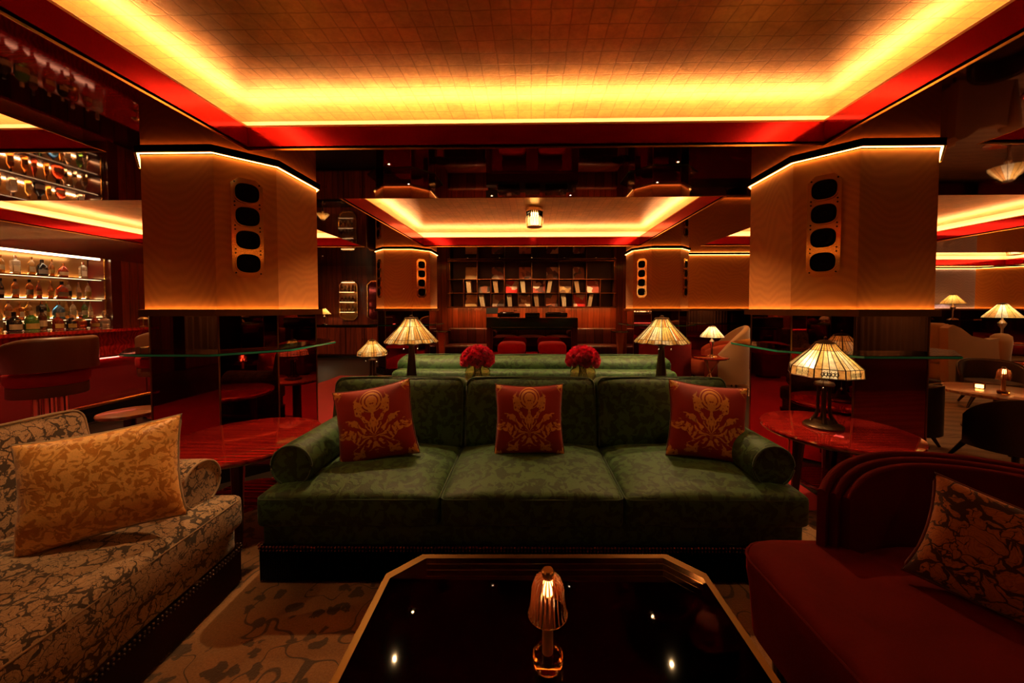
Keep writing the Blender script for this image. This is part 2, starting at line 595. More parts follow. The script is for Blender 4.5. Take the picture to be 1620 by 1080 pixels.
K = {}
K['gold_leaf'] = mat_gold_leaf()
K['soffit'] = plain('smoked_red_mirror', (.17,.032,.024), .03, 1.0)
K['fascia'] = plain('red_lacquer_mirror', (.50,.002,.014), .10, .65)
K['brass'] = plain('brass', (.72,.43,.14), .22, 1.0)
K['brass_dark'] = plain('aged_brass', (.30,.16,.05), .3, 1.0)
K['bronze'] = plain('dark_bronze', (.07,.035,.015), .35, .8)
K['plate'] = plain('polished_brass', (.96,.60,.19), .12, .82)
K['black'] = plain('black_gloss', (.006,.004,.004), .12)
K['blackmatte'] = plain('black_matte', (.008,.006,.006), .6)
K['cone'] = plain('speaker_cone', (.004,.003,.003), .7, Specular_IOR_Level=.1)
K['mirror'] = plain('smoked_bronze_mirror', (.30,.17,.13), .02, 1.0)
K['mirror_reflect_red'] = plain('mirror_with_red_reflection', (.30,.035,.04), .03, 1.0)  # smoked mirror with red carpet reflection painted into the tint; booth front shares it
K['cove'] = emit('cove_light_glow', COVE_COLOR, COVE_POWER)
K['line'] = emit('line_light_glow', LINE_COLOR, LINE_POWER)
K['ledge'] = plain('cove_paint_gold', (.75,.45,.16), .55)
K['covewall'] = plain('cove_paint_cream', (.85,.70,.48), .6)
K['panel'] = mat_moire('moire_panel_fabric', (.66,.235,.045), (.54,.175,.032))
K['panel_cool_lit'] = mat_moire('cool_lit_panel_fabric', (.46,.37,.62), (.34,.26,.46))  # panel fabric again, with the far lounge's cooler light put into its colour
K['wood'] = mat_slats('mahogany_boards', (.10,.014,.006), (.34,.055,.018))
K['wood_dark'] = mat_slats('dark_mahogany_boards', (.04,.006,.003), (.13,.020,.007), .2, .12)
K['lacquer'] = mat_wood('red_lacquer_wood', (.20,.006,.005), (.40,.016,.010), 1.2, .08, 'X', 1.0)
K['walnut'] = mat_wood('orange_walnut', (.20,.055,.015), (.40,.13,.04), 1.0, .3, 'X', .3)
K['redcarpet'] = mat_fabric('red_carpet_pile', (.46,.010,.014), .35, 120, .95, .3)
K['leafcarpet'] = mat_leaf_carpet('leaf_carpet', (.31,.135,.044), (.045,.025,.014), (.23,.095,.03))
K['wavecarpet'] = mat_wave_carpet('wave_carpet', (.34,.20,.11), (.20,.11,.06), (.45,.30,.18))
K['floor'] = plain('dark_floor', (.02,.012,.008), .35)
K['green'] = mat_damask_tone('green_damask', (.016,.048,.012), (.046,.116,.030), 24, .6, .12)
K['green_pipe'] = mat_fabric('green_piping', (.05,.10,.05), .2)
K['beige'] = mat_scroll('beige_scroll_damask', (.58,.40,.24), (.050,.026,.012), (.34,.20,.095), 2.2, .06)
K['beige_pipe'] = mat_fabric('beige_piping', (.40,.27,.16), .2)
K['goldpillow'] = mat_damask_tone('gold_velvet_damask', (.62,.235,.035), (.96,.52,.15), 46, .33, .6)
K['amberpillow'] = mat_scroll('amber_scroll_velvet', (.50,.17,.035), (.05,.010,.006), (.34,.10,.02), 1.6, .08)
K['redpillow'] = mat_motif('red_gold_damask', (.36,.014,.008), (.98,.42,.075), .3, .228)
K['redpipe'] = mat_fabric('dark_red_piping', (.16,.02,.012), .2)
K['velvet'] = mat_velvet('wine_red_velvet', (.115,.006,.004), (1,.05,.03,1))
K['velvet_orange'] = mat_velvet('rust_red_velvet', (.32,.045,.015), (1,.3,.12,1))
K['tan'] = mat_fabric('tan_upholstery', (.36,.17,.06), .2)
K['cream'] = mat_fabric('cream_upholstery', (.55,.38,.24), .2)
K['brownleather'] = plain('brown_leather', (.12,.035,.012), .4)
K['darkchair'] = mat_fabric('dark_brown_upholstery', (.05,.022,.014), .3)
K['fringe'] = mat_fabric('dark_fringe', (.022,.010,.008), .3)
K['fringe_brown'] = mat_fabric('brown_fringe', (.12,.05,.02), .3)
K['bead'] = plain('garnet_bead_trim', (.20,.030,.015), .35)
K['bead_brown'] = plain('brown_bead_trim', (.07,.03,.012), .4)
K['chrome'] = plain('chrome', (.75,.60,.52), .12, 1.0)
K['greenglass'] = glass('green_shelf_glass', (.35,.75,.58), .01)
K['glassedge'] = plain('green_glass_edge', (.02,.24,.155), .12, Coat_Weight=.5)
K['clear'] = glass('clear_glass', (.98,.92,.85), .0)
K['goldglass'] = glass('gold_glass', (1.0,.78,.48), .02)
K['smoke'] = thin_glass('smoked_table_glass', (.72,.66,.58))
K['amberglass'] = glass('amber_ribbed_glass', (.85,.42,.15), .05)
K['petal'] = plain('carnation_petal', (.97,.035,.17), .6, Sheen_Weight=.3)
K['stem'] = plain('green_stem', (.03,.08,.02), .5)
for nm, c in (('cream', (.96,.72,.34)), ('amber', (.92,.50,.12)), ('white', (.98,.86,.60)), ('honey', (.92,.60,.18)), ('tan', (.72,.38,.12)), ('rust', (.70,.22,.06))):
    K['shade_'+nm] = mat_shade('leaded_glass_'+nm, c)
SHADE = [K['shade_'+n] for n in ('cream','amber','white','honey','tan','rust')]
# ================================================================ THE ROOM
ZS = 2.445          # soffit height
K['cove_low'] = emit('dimmed_cove_glow', COVE_COLOR, 2.0)
ZF = 2.612          # top of the lacquer fascia
ZC = 2.755          # gold ceiling
TRAYS = [(-2.066,2.066,-4.15,-1.60), (-7.02,-3.12,-.4,2.62), (-2.066,2.066,-.4,2.62), (3.12,7.02,-.4,2.62),
         (-7.02,-3.12,3.77,6.76), (-2.01,2.01,3.77,6.76), (3.12,7.02,3.77,6.76),
         (7.99,12.9,7.65,10.1)]

def in_view_walls():
    fl = MB().box(-7.6, -4.6, -.06, 15, 11, 0).obj('floor', K['floor'], smooth=0)
    struct(fl, 'dark floor under the carpets')
    # soffit with openings for the trays
    m = MB()
    xs = sorted({-7.6, 15.0} | {t[0] for t in TRAYS} | {t[1] for t in TRAYS})
    ys = sorted({-4.6, 11.0} | {t[2] for t in TRAYS} | {t[3] for t in TRAYS})
    for a, b in zip(xs, xs[1:]):
        for c, d in zip(ys, ys[1:]):
            cx, cy = (a+b)/2, (c+d)/2
            if any(t[0] < cx < t[1] and t[2] < cy < t[3] for t in TRAYS): continue
            m.box(a, c, ZS, b, d, ZS+.03)
    m.merge()
    struct(m.obj('ceiling_soffit', K['soffit'], smooth=0), 'smoked red mirror soffit around the ceiling trays')
    for (x0, x1, y0, y1) in TRAYS:
        s = .20
        m = MB().box(x0-s, y0-s, ZC, x1+s, y1+s, ZC+.03)
        top = m.obj('ceiling', K['gold_leaf'], smooth=0)
        struct(top, 'gold leaf ceiling of a recessed tray')
        MB().ring(rect(x0,y0,x1,y1), rect(x0+.006,y0+.006,x1-.006,y1-.006), ZS-.002, ZS+.010).obj('brass_edge', K['brass'], top, smooth=0)
        MB().ring(rect(x0-.02,y0-.02,x1+.02,y1+.02), rect(x0,y0,x1,y1), ZS+.004, ZF).obj('fascia', K['fascia'], top, smooth=0)
        MB().ring(rect(x0-.024,y0-.024,x1+.024,y1+.024), rect(x0-.004,y0-.004,x1+.004,y1+.004), ZF, ZF+.016).obj('gilt_lip', K['ledge'], top, smooth=0)
        lg = MB().ring(rect(x0-s,y0-s,x1+s,y1+s), rect(x0-.02,y0-.02,x1+.02,y1+.02), ZF-.03, ZF-.015)
        lg.ring(rect(x0-s-.02,y0-s-.02,x1+s+.02,y1+s+.02), rect(x0-s,y0-s,x1+s,y1+s), ZF-.03, ZC)
        lg.obj('cove_ledge', K['covewall'], top, smooth=0)
        e = .10
        z0, z1 = ZF-.012, ZF-.004
        ya = .35 if -1 < y0 < 0 else y0-e        # the strips stop short over the near end of the room
        m = MB().box(x0-e-.03, ya, z0, x0-e, y1+e, z1).box(x1+e, ya, z0, x1+e+.03, y1+e, z1).box(x0-e, y1+e, z0, x1+e, y1+e+.03, z1)
        if not (-1 < y0 < 0): m.box(x0-e, y0-e-.03, z0, x1+e, y0-e, z1)
        m.obj('cove_light', K['cove'] if y0 > -2 else K['cove_low'], top, smooth=0)

in_view_walls()

def wall(name, x0, y0, x1, y1, z0=0, z1=ZS, mat='wood', label=None):
    o = MB().box(min(x0,x1), min(y0,y1), z0, max(x0,x1), max(y0,y1), z1).obj(name, K[mat], smooth=0)
    return struct(o, label)

wall('wall_left', -7.6, -4.6, -7.4, 9.8, label='dark wall behind the bar', mat='wood_dark')
wall('wall_left_back', -7.4, 9.8, -2.9, 10.0, mat='wood', label='mahogany wall with octagonal niches at the far end')
wall('wall_back', -2.9, 8.95, 3.1, 9.15, mat='wood', label='mahogany wall behind the record shelves')
wall('wall_side', -3.0, 9.15, -2.9, 9.8, mat='wood')
wall('wall_right_back', 3.1, 7.75, 7.4, 9.3, mat='wood_dark', label='wall carrying the long fabric panel and bar shelf')
wall('wall_far', 7.4, 10.6, 12.7, 10.8, mat='wood_dark', label='far wall with the panel coloured for cool light')
wall('wall_lounge', 7.2, 9.3, 7.4, 10.8, mat='wood_dark')
o = MB().prism([(12.7,10.6),(15.0,8.3),(15.2,8.5),(12.9,10.8)], 0, ZS).obj('wall_angled', K['wood_dark'], smooth=0); struct(o)
wall('wall_right', 14.9, -4.6, 15.1, 8.4, mat='wood_dark')
wall('wall_behind', -7.6, -4.6, 15, -4.4, mat='wood_dark')

def fabric_band(poly, inward=None, closed=True, pan='panel', parent=None, z0=1.29, z1=2.412):
    pass

def column(cx, cy, label):
    h, c = .54, .27
    col = MB().prism(octagon(h-.02, c-.01), .12, .955).obj('column', K['mirror_reflect_red'], loc=(cx,cy,0), smooth=0)
    struct(col, label); col['category'] = 'column'
    MB().prism(octagon(h-.02, c-.01), .955, ZS).obj('mirror_facing', K['mirror'], col, smooth=0)
    MB().prism(octagon(h+.015, c), 0, .12).obj('plinth', K['black'], col, smooth=0)
    MB().ring(octagon(h, c), octagon(h-.019, c-.01), 1.29, 2.412).obj('fabric_panel', K['panel'], col, smooth=0)
    MB().ring(oct_off(h,c,.03), octagon(h-.019,c-.01), 2.4215, ZS-.0008).obj('cornice', K['black'], col, smooth=0)
    MB().ring(oct_off(h,c,.033), oct_off(h,c,.027), 2.418, 2.424).obj('brass_edge', K['brass'], col, smooth=0)
    MB().ring(oct_off(h,c,.018), oct_off(h,c,.006), 2.4175, 2.421).obj('line_light', K['line'], col, smooth=0)
    MB().ring(oct_off(h,c,.034), octagon(h-.019,c-.01), 1.240, 1.266).ring(oct_off(h,c,.034), oct_off(h,c,.029), 1.266, 1.288).obj('brass_rail', K['brass_dark'], col, smooth=0)
    MB().ring(oct_off(h,c,.024), oct_off(h,c,.008), 1.267, 1.271).obj('line_light', K['line'], col, smooth=0)
    # corner beads of the mirror
    m = MB()
    for (x, y) in octagon(h-.02, c-.01):
        m.tube([(x,y,.12),(x,y,1.24)], .006, 6)
    m.obj('corner_bead', K['brass_dark'], col)
    return col

COLS = [(-2.575, 3.14), (2.575, 3.14), (-2.55, 7.42), (2.55, 7.42), (-2.575, -1.05), (2.575, -1.05)]
COLN = ['mirrored column beside the bar, nearest the camera', 'mirrored column behind the table with the lamp',
        'mirrored column at the near end of the mahogany wall', 'mirrored column beside the record shelves and the long fabric panel',
        'mirrored column behind the beige sofa, seen only in reflections', 'mirrored column behind the armchair, seen only in reflections']
for (p, nlab) in zip(COLS, COLN):
    column(p[0], p[1], nlab)

def column_shelf(cx, cy, label):
    h, c = .54, .27
    m = MB().ring(oct_off(h,c,.13), oct_off(h,c,-.015), .955, .977)
    bmesh.ops.bevel(m.bm, geom=[e for e in m.bm.edges if abs(e.verts[0].co.z-e.verts[1].co.z)<1e-6], offset=.004, segments=1, affect='EDGES')
    o = m.obj('glass_shelf', K['greenglass'], loc=(cx,cy,0), smooth=0)
    MB().ring(oct_off(h,c,.1318), oct_off(h,c,.1303), .959, .973).obj('polished_edge', K['glassedge'], o, smooth=0)  # teal glass edge with its inner glow put into the colour
    return tag(o, label, 'shelf')
column_shelf(*COLS[0], 'green edged glass shelf wrapped around the column beside the bar')
column_shelf(*COLS[1], 'green edged glass shelf wrapped around the column behind the lamp table')
column_shelf(*COLS[2], 'glass shelf around the far column behind the small stained glass lamp')
column_shelf(*COLS[3], 'glass shelf around the far column by the record shelves')

# speaker plates on the column chamfers
def speaker_proto():
    t = thing('wall_speaker', 'x', 'speaker')
    w, hh, c = .0975, .375, .045
    M = Matrix.Rotation(R(90), 4, 'X')     # plate stands in XZ and faces -Y
    oc = octagon(w, c, hy=hh)
    MB().prism(oc, 0, .014, M=M).obj('brass_plate', K['plate'], t, smooth=0)
    for k in range(4):
        z = .265 - .177*k
        sq = []
        for i in range(32):
            a = 2*PI*i/32
            e = .72
            sq.append((math.copysign(abs(math.cos(a))**e, math.cos(a))*.074, math.copysign(abs(math.sin(a))**e, math.sin(a))*.070))
        d = MB()
        d.ring([(x*1.10, y*1.10) for x, y in sq], sq, .012, .026, M=Matrix.Translation((0,0,z)) @ M)
        rim = d.obj('driver_rim', K['brass_dark'] if False else K['plate'], t, smooth=30)
        d = MB().prism(sq, .010, .016, M=Matrix.Translation((0,0,z)) @ M)
        d.lathe([(.060,.016),(.055,.022),(.040,.017),(.018,.0165),(.016,.024),(.0,.028)], 24, M=Matrix.Translation((0,0,z)) @ M, close=False)
        d.obj('driver_cone', K['cone'], rim, smooth=40)
        for sx in (-.076, .076):
            for sz in (-.074, .074):
                MB().lathe([(0,.014),(.006,.014),(.006,.018),(0,.018)], 8, c=(sx, sz, 0), M=Matrix.Translation((0,0,z)) @ M, close=False).obj('screw', K['black'], rim)
    return t
SPK = speaker_proto()
def put_speaker(x, y, z, nx, ny, label, first=False):
    rz = math.atan2(ny, nx) + PI/2
    d = Vector((nx, ny)).normalized()
    loc = (x + d.x*.001, y + d.y*.001, z)
    if first:
        SPK.location = loc; SPK.rotation_euler = (0,0,rz); SPK['label'] = label; SPK['group'] = 'brass four cone wall speakers'
        return SPK
    return dup(SPK, loc, (0,0,rz), label, 'brass four cone wall speakers')
h_, c_ = .54, .27
def chamf(i, sx, sy):
    x, y = COLS[i]; return (x + sx*(h_-c_/2), y + sy*(h_-c_/2))
ZSP = 1.905
put_speaker(*chamf(0,1,-1), ZSP, 1, -1, 'large brass speaker plate on the column beside the bar', True)
put_speaker(*chamf(1,-1,-1), ZSP, -1, -1, 'large brass speaker plate on the column above the table lamp')
put_speaker(*chamf(2,1,-1), ZSP-.03, 1, -1, 'small distant speaker plate on the column above the tall stained glass lamp')
put_speaker(*chamf(2,-1,-1), ZSP-.03, -1, -1, 'speaker plate seen edge on beside the octagonal niche wall')
put_speaker(*chamf(3,-1,-1), ZSP-.03, -1, -1, 'distant speaker plate between the record shelves and the fabric column front')
put_speaker(*chamf(3,1,-1), ZSP-.03, 1, -1, 'narrow speaker plate at the corner next to the long fabric wall panel')
put_speaker(13.25, 10.05, 1.85, -1, -1, 'speaker plate on the far orange panel above the distant lounge lamp')

# long fabric panel on the right back wall, with shelf
def wall_panel(name, p, q, n, mat, label):
    """fabric band with lit edges on a wall running p->q, facing n"""
    p, q, n = Vector(p), Vector(q), Vector(n).normalized()
    L = (q-p).length; d = (q-p)/L
    M = Matrix(((d.x, -n.x, 0, p.x), (d.y, -n.y, 0, p.y), (0,0,1,0), (0,0,0,1)))  # local -Y faces n
    o = MB().box(0, -.03, 1.274, L, -.002, 2.414, M=M).obj(name, K[mat], smooth=0); struct(o, label)
    MB().box(0, -.06, 2.4215, L, -.002, ZS-.0008, M=M).obj('cornice', K['black'], o, smooth=0)
    MB().box(0, -.05, 2.4175, L, -.036, 2.421, M=M).obj('line_light', K['line'], o, smooth=0)
    MB().box(0, -.065, 1.240, L, -.002, 1.266, M=M).box(0, -.065, 1.266, L, -.060, 1.288, M=M).obj('brass_rail', K['brass_dark'], o, smooth=0)
    MB().box(0, -.055, 1.267, L, -.039, 1.271, M=M).obj('line_light', K['line'], o, smooth=0)
    MB().box(0, -.012, .977, L, -.002, 1.24, M=M).obj('mirror_band', K['mirror'], o, smooth=0)
    MB().box(0, -.012, .0, L, -.002, .955, M=M).obj('lower_mirror', K['mirror_reflect_red'], o, smooth=0)
    return o, M, L
_, M_, L_ = wall_panel('trim_1', (3.1,7.75), (7.38,7.75), (0,-1), 'panel', 'long lit fabric panel between far column and lounge')
tag(MB().box(.16, -.26, .957, L_, -.013, .977, M=M_).obj('glass_shelf', K['greenglass'], smooth=0), 'long straight glass shelf below the fabric wall panel', 'shelf')
_, M_, L_ = wall_panel('trim_2', (7.42,10.6), (12.7,10.6), (0,-1), 'panel_cool_lit', 'fabric panel on the far lounge wall, cool light in its colour')
tag(MB().box(3.0, -.62, .957, L_-.3, -.013, .977, M=M_).obj('glass_shelf', K['greenglass'], smooth=0), 'deep glass shelf under the cool tinted panel holding the yellow lamp', 'shelf')
_, M2_, L2_ = wall_panel('trim_3', (12.7,10.6), (15.0,8.3), (-1,-1), 'panel', 'orange fabric panel at the far right of the lounge')
tag(MB().box(0, -.26, .957, L2_-.4, -.013, .977, M=M2_).obj('glass_shelf', K['greenglass'], smooth=0), 'distant glass shelf behind the far lounge lamps', 'shelf')

# carpets
def carpet(x0, y0, x1, y1, mat, label, z=.008):
    o = MB().box(x0, y0, .0005, x1, y1, z).obj('carpet', K[mat], smooth=0)
    return tag(o, label, 'carpet')
def carpet_poly(poly, mat, label, z=.008):
    o = MB().prism(poly, .0005, z).obj('carpet', K[mat], smooth=0)
    return tag(o, label, 'carpet')
carpet(-4.95, -.45, -1.92, 2.3, 'redcarpet', 'red carpet between the bar stools and the scroll sofa')
carpet_poly([(-4.9,2.3),(2.0,2.3),(2.0,8.1),(-1.9,8.1),(-1.9,3.75),(-2.1,3.75),(-2.1,6.8),(-3.6,6.8),(-3.6,2.5),(-4.9,2.5)] if False else [(-1.97,2.3),(1.97,2.3),(1.97,7.2),(-1.97,7.2),(-1.97,6.8),(-3.65,6.8),(-3.65,3.74),(-1.97,3.74)], 'redcarpet', 'plain red carpet running past the green sofas to the record wall')
carpet(-1.92, -.45, 2.2, 2.3, 'leafcarpet', 'brown carpet with dark leaves under the glass coffee table')
carpet_poly([(2.9,-.45),(14.8,-.45),(14.8,8.2),(12.6,10.4),(7.5,10.4),(7.5,7.6),(3.2,7.6),(3.2,3.75),(3.2,2.55),(2.9,2.55)], 'wavecarpet', 'tan wavy carpet in the lounge beyond the lamp column')
carpet(2.2, -.45, 2.9, 2.3, 'redcarpet', 'strip of red carpet beneath the lamp table')

# curtains behind the camera, seen in the mirrors
def curtain(x0, x1, y, label, left=False):
    L = x1-x0
    def fn(u, v):
        a = u*L/.16*2*PI
        if left: return (-7.28 + .045*math.sin(a) + .015*math.sin(a*.37+1), x0+u*L, .02 + v*2.40)
        return (x0+u*L, y + .045*math.sin(a) + .015*math.sin(a*.37+1), .02 + v*2.40)
    m = MB().grid(fn, int(L/.02), 4)
    bmesh.ops.solidify(m.bm, geom=m.bm.faces[:], thickness=.006)
    o = m.obj('curtain', K['curtain'], smooth=60)
    tag(o, label, 'curtain')
K['curtain'] = mat_fabric('brown_curtain', (.26,.13,.06), .2)
curtain(-3.5, -2.15, 0, 'brown pleated curtain mirrored in the column beside the bar', True)
curtain(7.7, 10.6, -4.25, 'brown pleated curtain mirrored in the column behind the lamp')

# small recessed downlights; the added fill lights use the same fixture
def downlight(x, y, z, label, watts=6, angle=70, aim=(0,0), color=(1,.58,.24)):
    t = thing('downlight', label, 'ceiling light', (x, y, z), group='recessed downlights')
    MB().ring(circ(.016), circ(.010), -.004, .0).obj('trim_ring', K['brass_dark'], t)
    MB().lathe([(0,-.0015),(.006,-.0015),(.006,-.0005),(0,-.0005)], 16, close=False).obj('lens', K['lens'], t)
    if watts:
        lamp('downlight_beam', 'SPOT', (0,0,-.012), watts, color, .006, angle, 1.0, rot=(R(aim[1]), R(-aim[0]), 0), parent=t)
K['lens'] = emit('downlight_lens', (1,.75,.45), 20)
GOLD_FILL = [  # spots added above the view to brighten the pillows and seats
 (-1.30,1.22,'added unseen spot in the gold ceiling above the gold pillow',36,30,(-9,6)),
 (-.85,1.50,'added unseen spot in the gold ceiling above the pillow by the bar column',9,36,(0,12)),
 (.02,1.50,'added unseen spot in the gold ceiling above the middle seat',4.5,32,(0,12)),
 (1.00,1.50,'added unseen spot in the gold ceiling above the pillow by the lamp table',9,36,(0,12)),
]
for (x, y, lb, w, an, aim) in GOLD_FILL:
    downlight(x, y, ZC-.0005, lb, w, an, aim)
DL_AND_FILL = [
 (-1.13,2.88,'tiny downlight in the mirror soffit above the sofa, at the bar end',42,104,(0,-12)),
 (1.15,2.88,'tiny downlight in the mirror soffit above the sofa, at the lamp table end',34,104,(0,-12)),
 (-1.13,3.34,'tiny downlight in the soffit behind the console, at the bar end',70,115,(0,6)),
 (1.15,3.34,'tiny downlight in the soffit behind the console, at the lounge end',70,115,(0,6)),
 (-.40,3.70,'tiny downlight at the soffit edge next to the crystal light, bar side',14,90,(0,0)),
 (.40,3.70,'tiny downlight at the soffit edge next to the crystal light, lounge side',14,90,(0,0)),
 (-1.45,8.25,'pinpoint downlight over the record shelves, first from the bar side',45,110,(0,0)),
 (-.72,8.25,'pinpoint downlight over the record shelves, second from the bar side',45,110,(0,0)),
 (.02,8.25,'pinpoint downlight over the middle of the record shelves',45,110,(0,0)),
 (.76,8.25,'pinpoint downlight over the record shelves, second from the lounge side',45,110,(0,0)),
 (1.48,8.25,'pinpoint downlight over the record shelves, first from the lounge side',45,110,(0,0)),
 (-4.6,7.9,'added fill downlight over the mahogany wall with the bottle niche',40,110,(0,10)),  # fill added because the far mahogany wall was too dark
 (-2.85,1.2,'added fill downlight in the dark soffit between sofa and bar',22,120,(-8,6)),  # added fill from the beam on the bar side
 (-4.3,3.3,'added fill downlight above the bar stools',60,120,(0,0)),  # fill added to brighten the stools and bar front
 (-5.3,5.3,'added fill downlight above the far end of the bar counter',40,120,(0,0)),  # another added fill, over the dim bar counter
 (3.05,5.05,'added fill downlight above the tan high backed chair',50,110,(0,0)),  # added fill for the dim seats by the lamp column
 (7.6,5.2,'added fill downlight above the tan settee',26,120,(0,10)),  # lounge fill, put in to lift the settee
 (9.6,6.6,'added fill downlight above the far lounge lamp',90,120,(0,0)),  # second lounge fill, added to brighten the far end
 (2.85,1.2,'added fill downlight in the dark soffit above the lamp table side',16,120,(8,6)),  # matching beam fill, added on the lamp table side
 (-6.3,-2.75,'added fill downlight in front of the brown curtain by the bar',70,100,(-25,0)),  # unseen fill added to light the curtain for the mirrors
 (9.0,-3.3,'added fill downlight in front of the brown curtain behind the armchair',110,110,(0,-25)),  # added out of view so the other curtain shows lit
]
for (x, y, lb, w, an, aim) in DL_AND_FILL:
    downlight(x, y, (ZC if (x, y) == (-5.3,5.3) else ZS)-.0005, lb, w, an, aim)

# crystal ceiling lights
def crystal_light(x, y, label):
    t = thing('ceiling_light', label, 'ceiling light', (x, y, ZC-.0005))
    MB().lathe([(0,0),(.135,0),(.135,-.02),(.128,-.055),(.12,-.06),(0,-.06)], 32, close=False).obj('brass_cap', K['brass_dark'], t)
    m = MB()
    for k in range(24):
        a = 2*PI*k/24
        m.tube([(.112*math.cos(a),.112*math.sin(a),-.06),(.118*math.cos(a),.118*math.sin(a),-.16),(.108*math.cos(a),.108*math.sin(a),-.27)], [.012,.0145,.010], 8)
    m.obj('fluted_glass', K['crystal'], t)
    MB().lathe([(0,-.07),(.06,-.07),(.06,-.23),(0,-.24)], 20, close=False).obj('glowing_core', K['core'], t)
    MB().lathe([(0,-.268),(.105,-.268),(.105,-.276),(.0,-.276)], 24, close=False).obj('bottom_disc', K['brass_dark'], t)
K['crystal'] = glass('fluted_crystal', (1,.85,.6), .05)
K['core'] = emit('warm_lamp_core', (1,.55,.2), 4.0)
crystal_light(.05, 5.31, 'fluted crystal ceiling light in the middle gold tray')
crystal_light(10.8, 8.3, 'fluted crystal ceiling light above the far lounge')

# ================================================================ RECORD WALL
def record_wall():
    Y0, Y1 = 8.60, 8.93
    xs = [-1.94 + .326*k for k in range(13)]
    t = thing('record_shelf', 'dark built-in record shelves with brass edges below the mirror soffit', 'shelves', (0, Y0, 0))
    D = Y1-Y0
    zr = [1.335, 1.662, 1.990, 2.430]
    MB().box(-2.0, D-.02, 1.335, 2.02, D, 2.44).obj('back_board', K['shelfback'], t, smooth=0)
    for k, z in enumerate(zr):
        o = MB().box(-2.0, 0, z-.016, 2.02, D-.02, z).obj('shelf_board', K['wood_dark'], t, smooth=0)
        MB().box(-2.0, -.004, z-.013, 2.02, -.0005, z-.003).obj('brass_edge', K['brass'], o, smooth=0)
    for i, x in enumerate(xs):
        for a, b in zip(zr[:-1], zr[1:]):
            if b > 2.2 and i % 2: continue
            o = MB().box(x-.007, 0, a+.001, x+.007, D-.021, b-.0165).obj('divider', K['wood_dark'], t, smooth=0)
            MB().box(x-.003, -.004, a+.001, x+.003, -.0005, b-.0165).obj('brass_edge', K['brass'], o, smooth=0)
    MB().box(-2.0, -.006, 1.298, 2.02, 0, 1.335).obj('front_lip', K['wood_dark'], t, smooth=0)
    MB().box(-2.0, .03, 1.310, 2.02, .05, 1.316).obj('shelf_light', K['shelflight'], t, smooth=0)
    # record covers and sleeves
    pal = [((.75,.60,.42),(.30,.12,.06),(.10,.04,.03)), ((.70,.03,.03),(.75,.06,.05),(.85,.60,.45)), ((.10,.07,.06),(.55,.40,.28),(.30,.10,.05)),
           ((.62,.40,.16),(.50,.28,.10),(.20,.10,.05)), ((.80,.70,.55),(.45,.08,.05),(.15,.06,.05)), ((.30,.10,.06),(.60,.20,.10),(.10,.05,.04)), ((.55,.15,.08),(.80,.55,.30),(.12,.05,.03))]
    nm = ['cream and brown', 'bright red', 'dark patterned', 'mustard', 'cream and red', 'rust brown', 'orange and sand']
    ords = ['first','second','third','fourth','fifth','sixth','seventh','eighth','ninth','tenth','eleventh','twelfth']
    n = 0
    for row in range(3):
        zb = zr[row]
        place = ['bottom', 'middle', 'top'][row]
        for c in range(10):
            x0 = xs[c+1]; cx = x0 + .163
            face = (c % 2 == 0) if row != 1 else (c % 2 == 1)
            if face:
                p = [3,2,0,5,1, 2,1,4,3,4, 3,2,5,0,2][n % 15]
                mt = mat_cover('record_cover_art_%d' % n, n+1, pal[p], 5+ (n*7) % 5)
                w = .285
                o = MB().box(-w/2, 0, 0, w/2, .006, w+.01).obj('record', mt, smooth=0)
                o.location = (cx + .01*math.sin(n*2.1), Y0+.10, zb+.0016); o.rotation_euler = (R(-7), 0, 0)
                tag(o, '%s record sleeve facing out in cubby %s of the %s row' % (nm[p], ords[c], place), 'record', 'record sleeves facing out')
                n += 1
            elif row < 2:
                m0 = None
                lean = [.20,.26,.24,.10,.24,.16,.22,.12,.14,-.30][(c + row*3) % 10]
                for k in range(6):
                    if m0 is None:
                        o = MB().box(0, 0, 0, .010, .26, .295).obj('record', K['sleeve%d' % ((c+k)%3)], smooth=0); m0 = o
                    else:
                        o = m0.copy(); COL.objects.link(o)
                    ang = lean*(1 - .10*k*(1 if lean>0 else -1))
                    o.location = (cx - .075 + .0155*k - (0 if lean > 0 else .06), Y0+.03+.004*(k%3), zb+(.0005 if lean > 0 else .0028))
                    o.rotation_euler = (0, -ang if lean > 0 else -lean*.6, 0)
                    if lean > 0:
                        o.rotation_euler = (0, -ang*.0 - .07*(6-k)/6 - lean*.5, 0)
                    tag(o, 'thin sand coloured record sleeve leaning in the stack in cubby %s of the %s row' % (ords[c], place), 'record', 'leaning record stack, cubby %s of the %s row' % (ords[c], place))
K['shelfback'] = plain('dark_red_shelf_back', (.05,.010,.008), .4)
K['shelflight'] = emit('under_shelf_glow', LINE_COLOR, 34.0)
for k, c in enumerate(((.60,.42,.24),(.72,.55,.34),(.48,.28,.13))):
    K['sleeve%d' % k] = plain('record_sleeve_%d' % k, c, .6)
record_wall()
for (nm_, x) in (('trim_4', -2.32), ('trim_5', 2.34)):
    pass

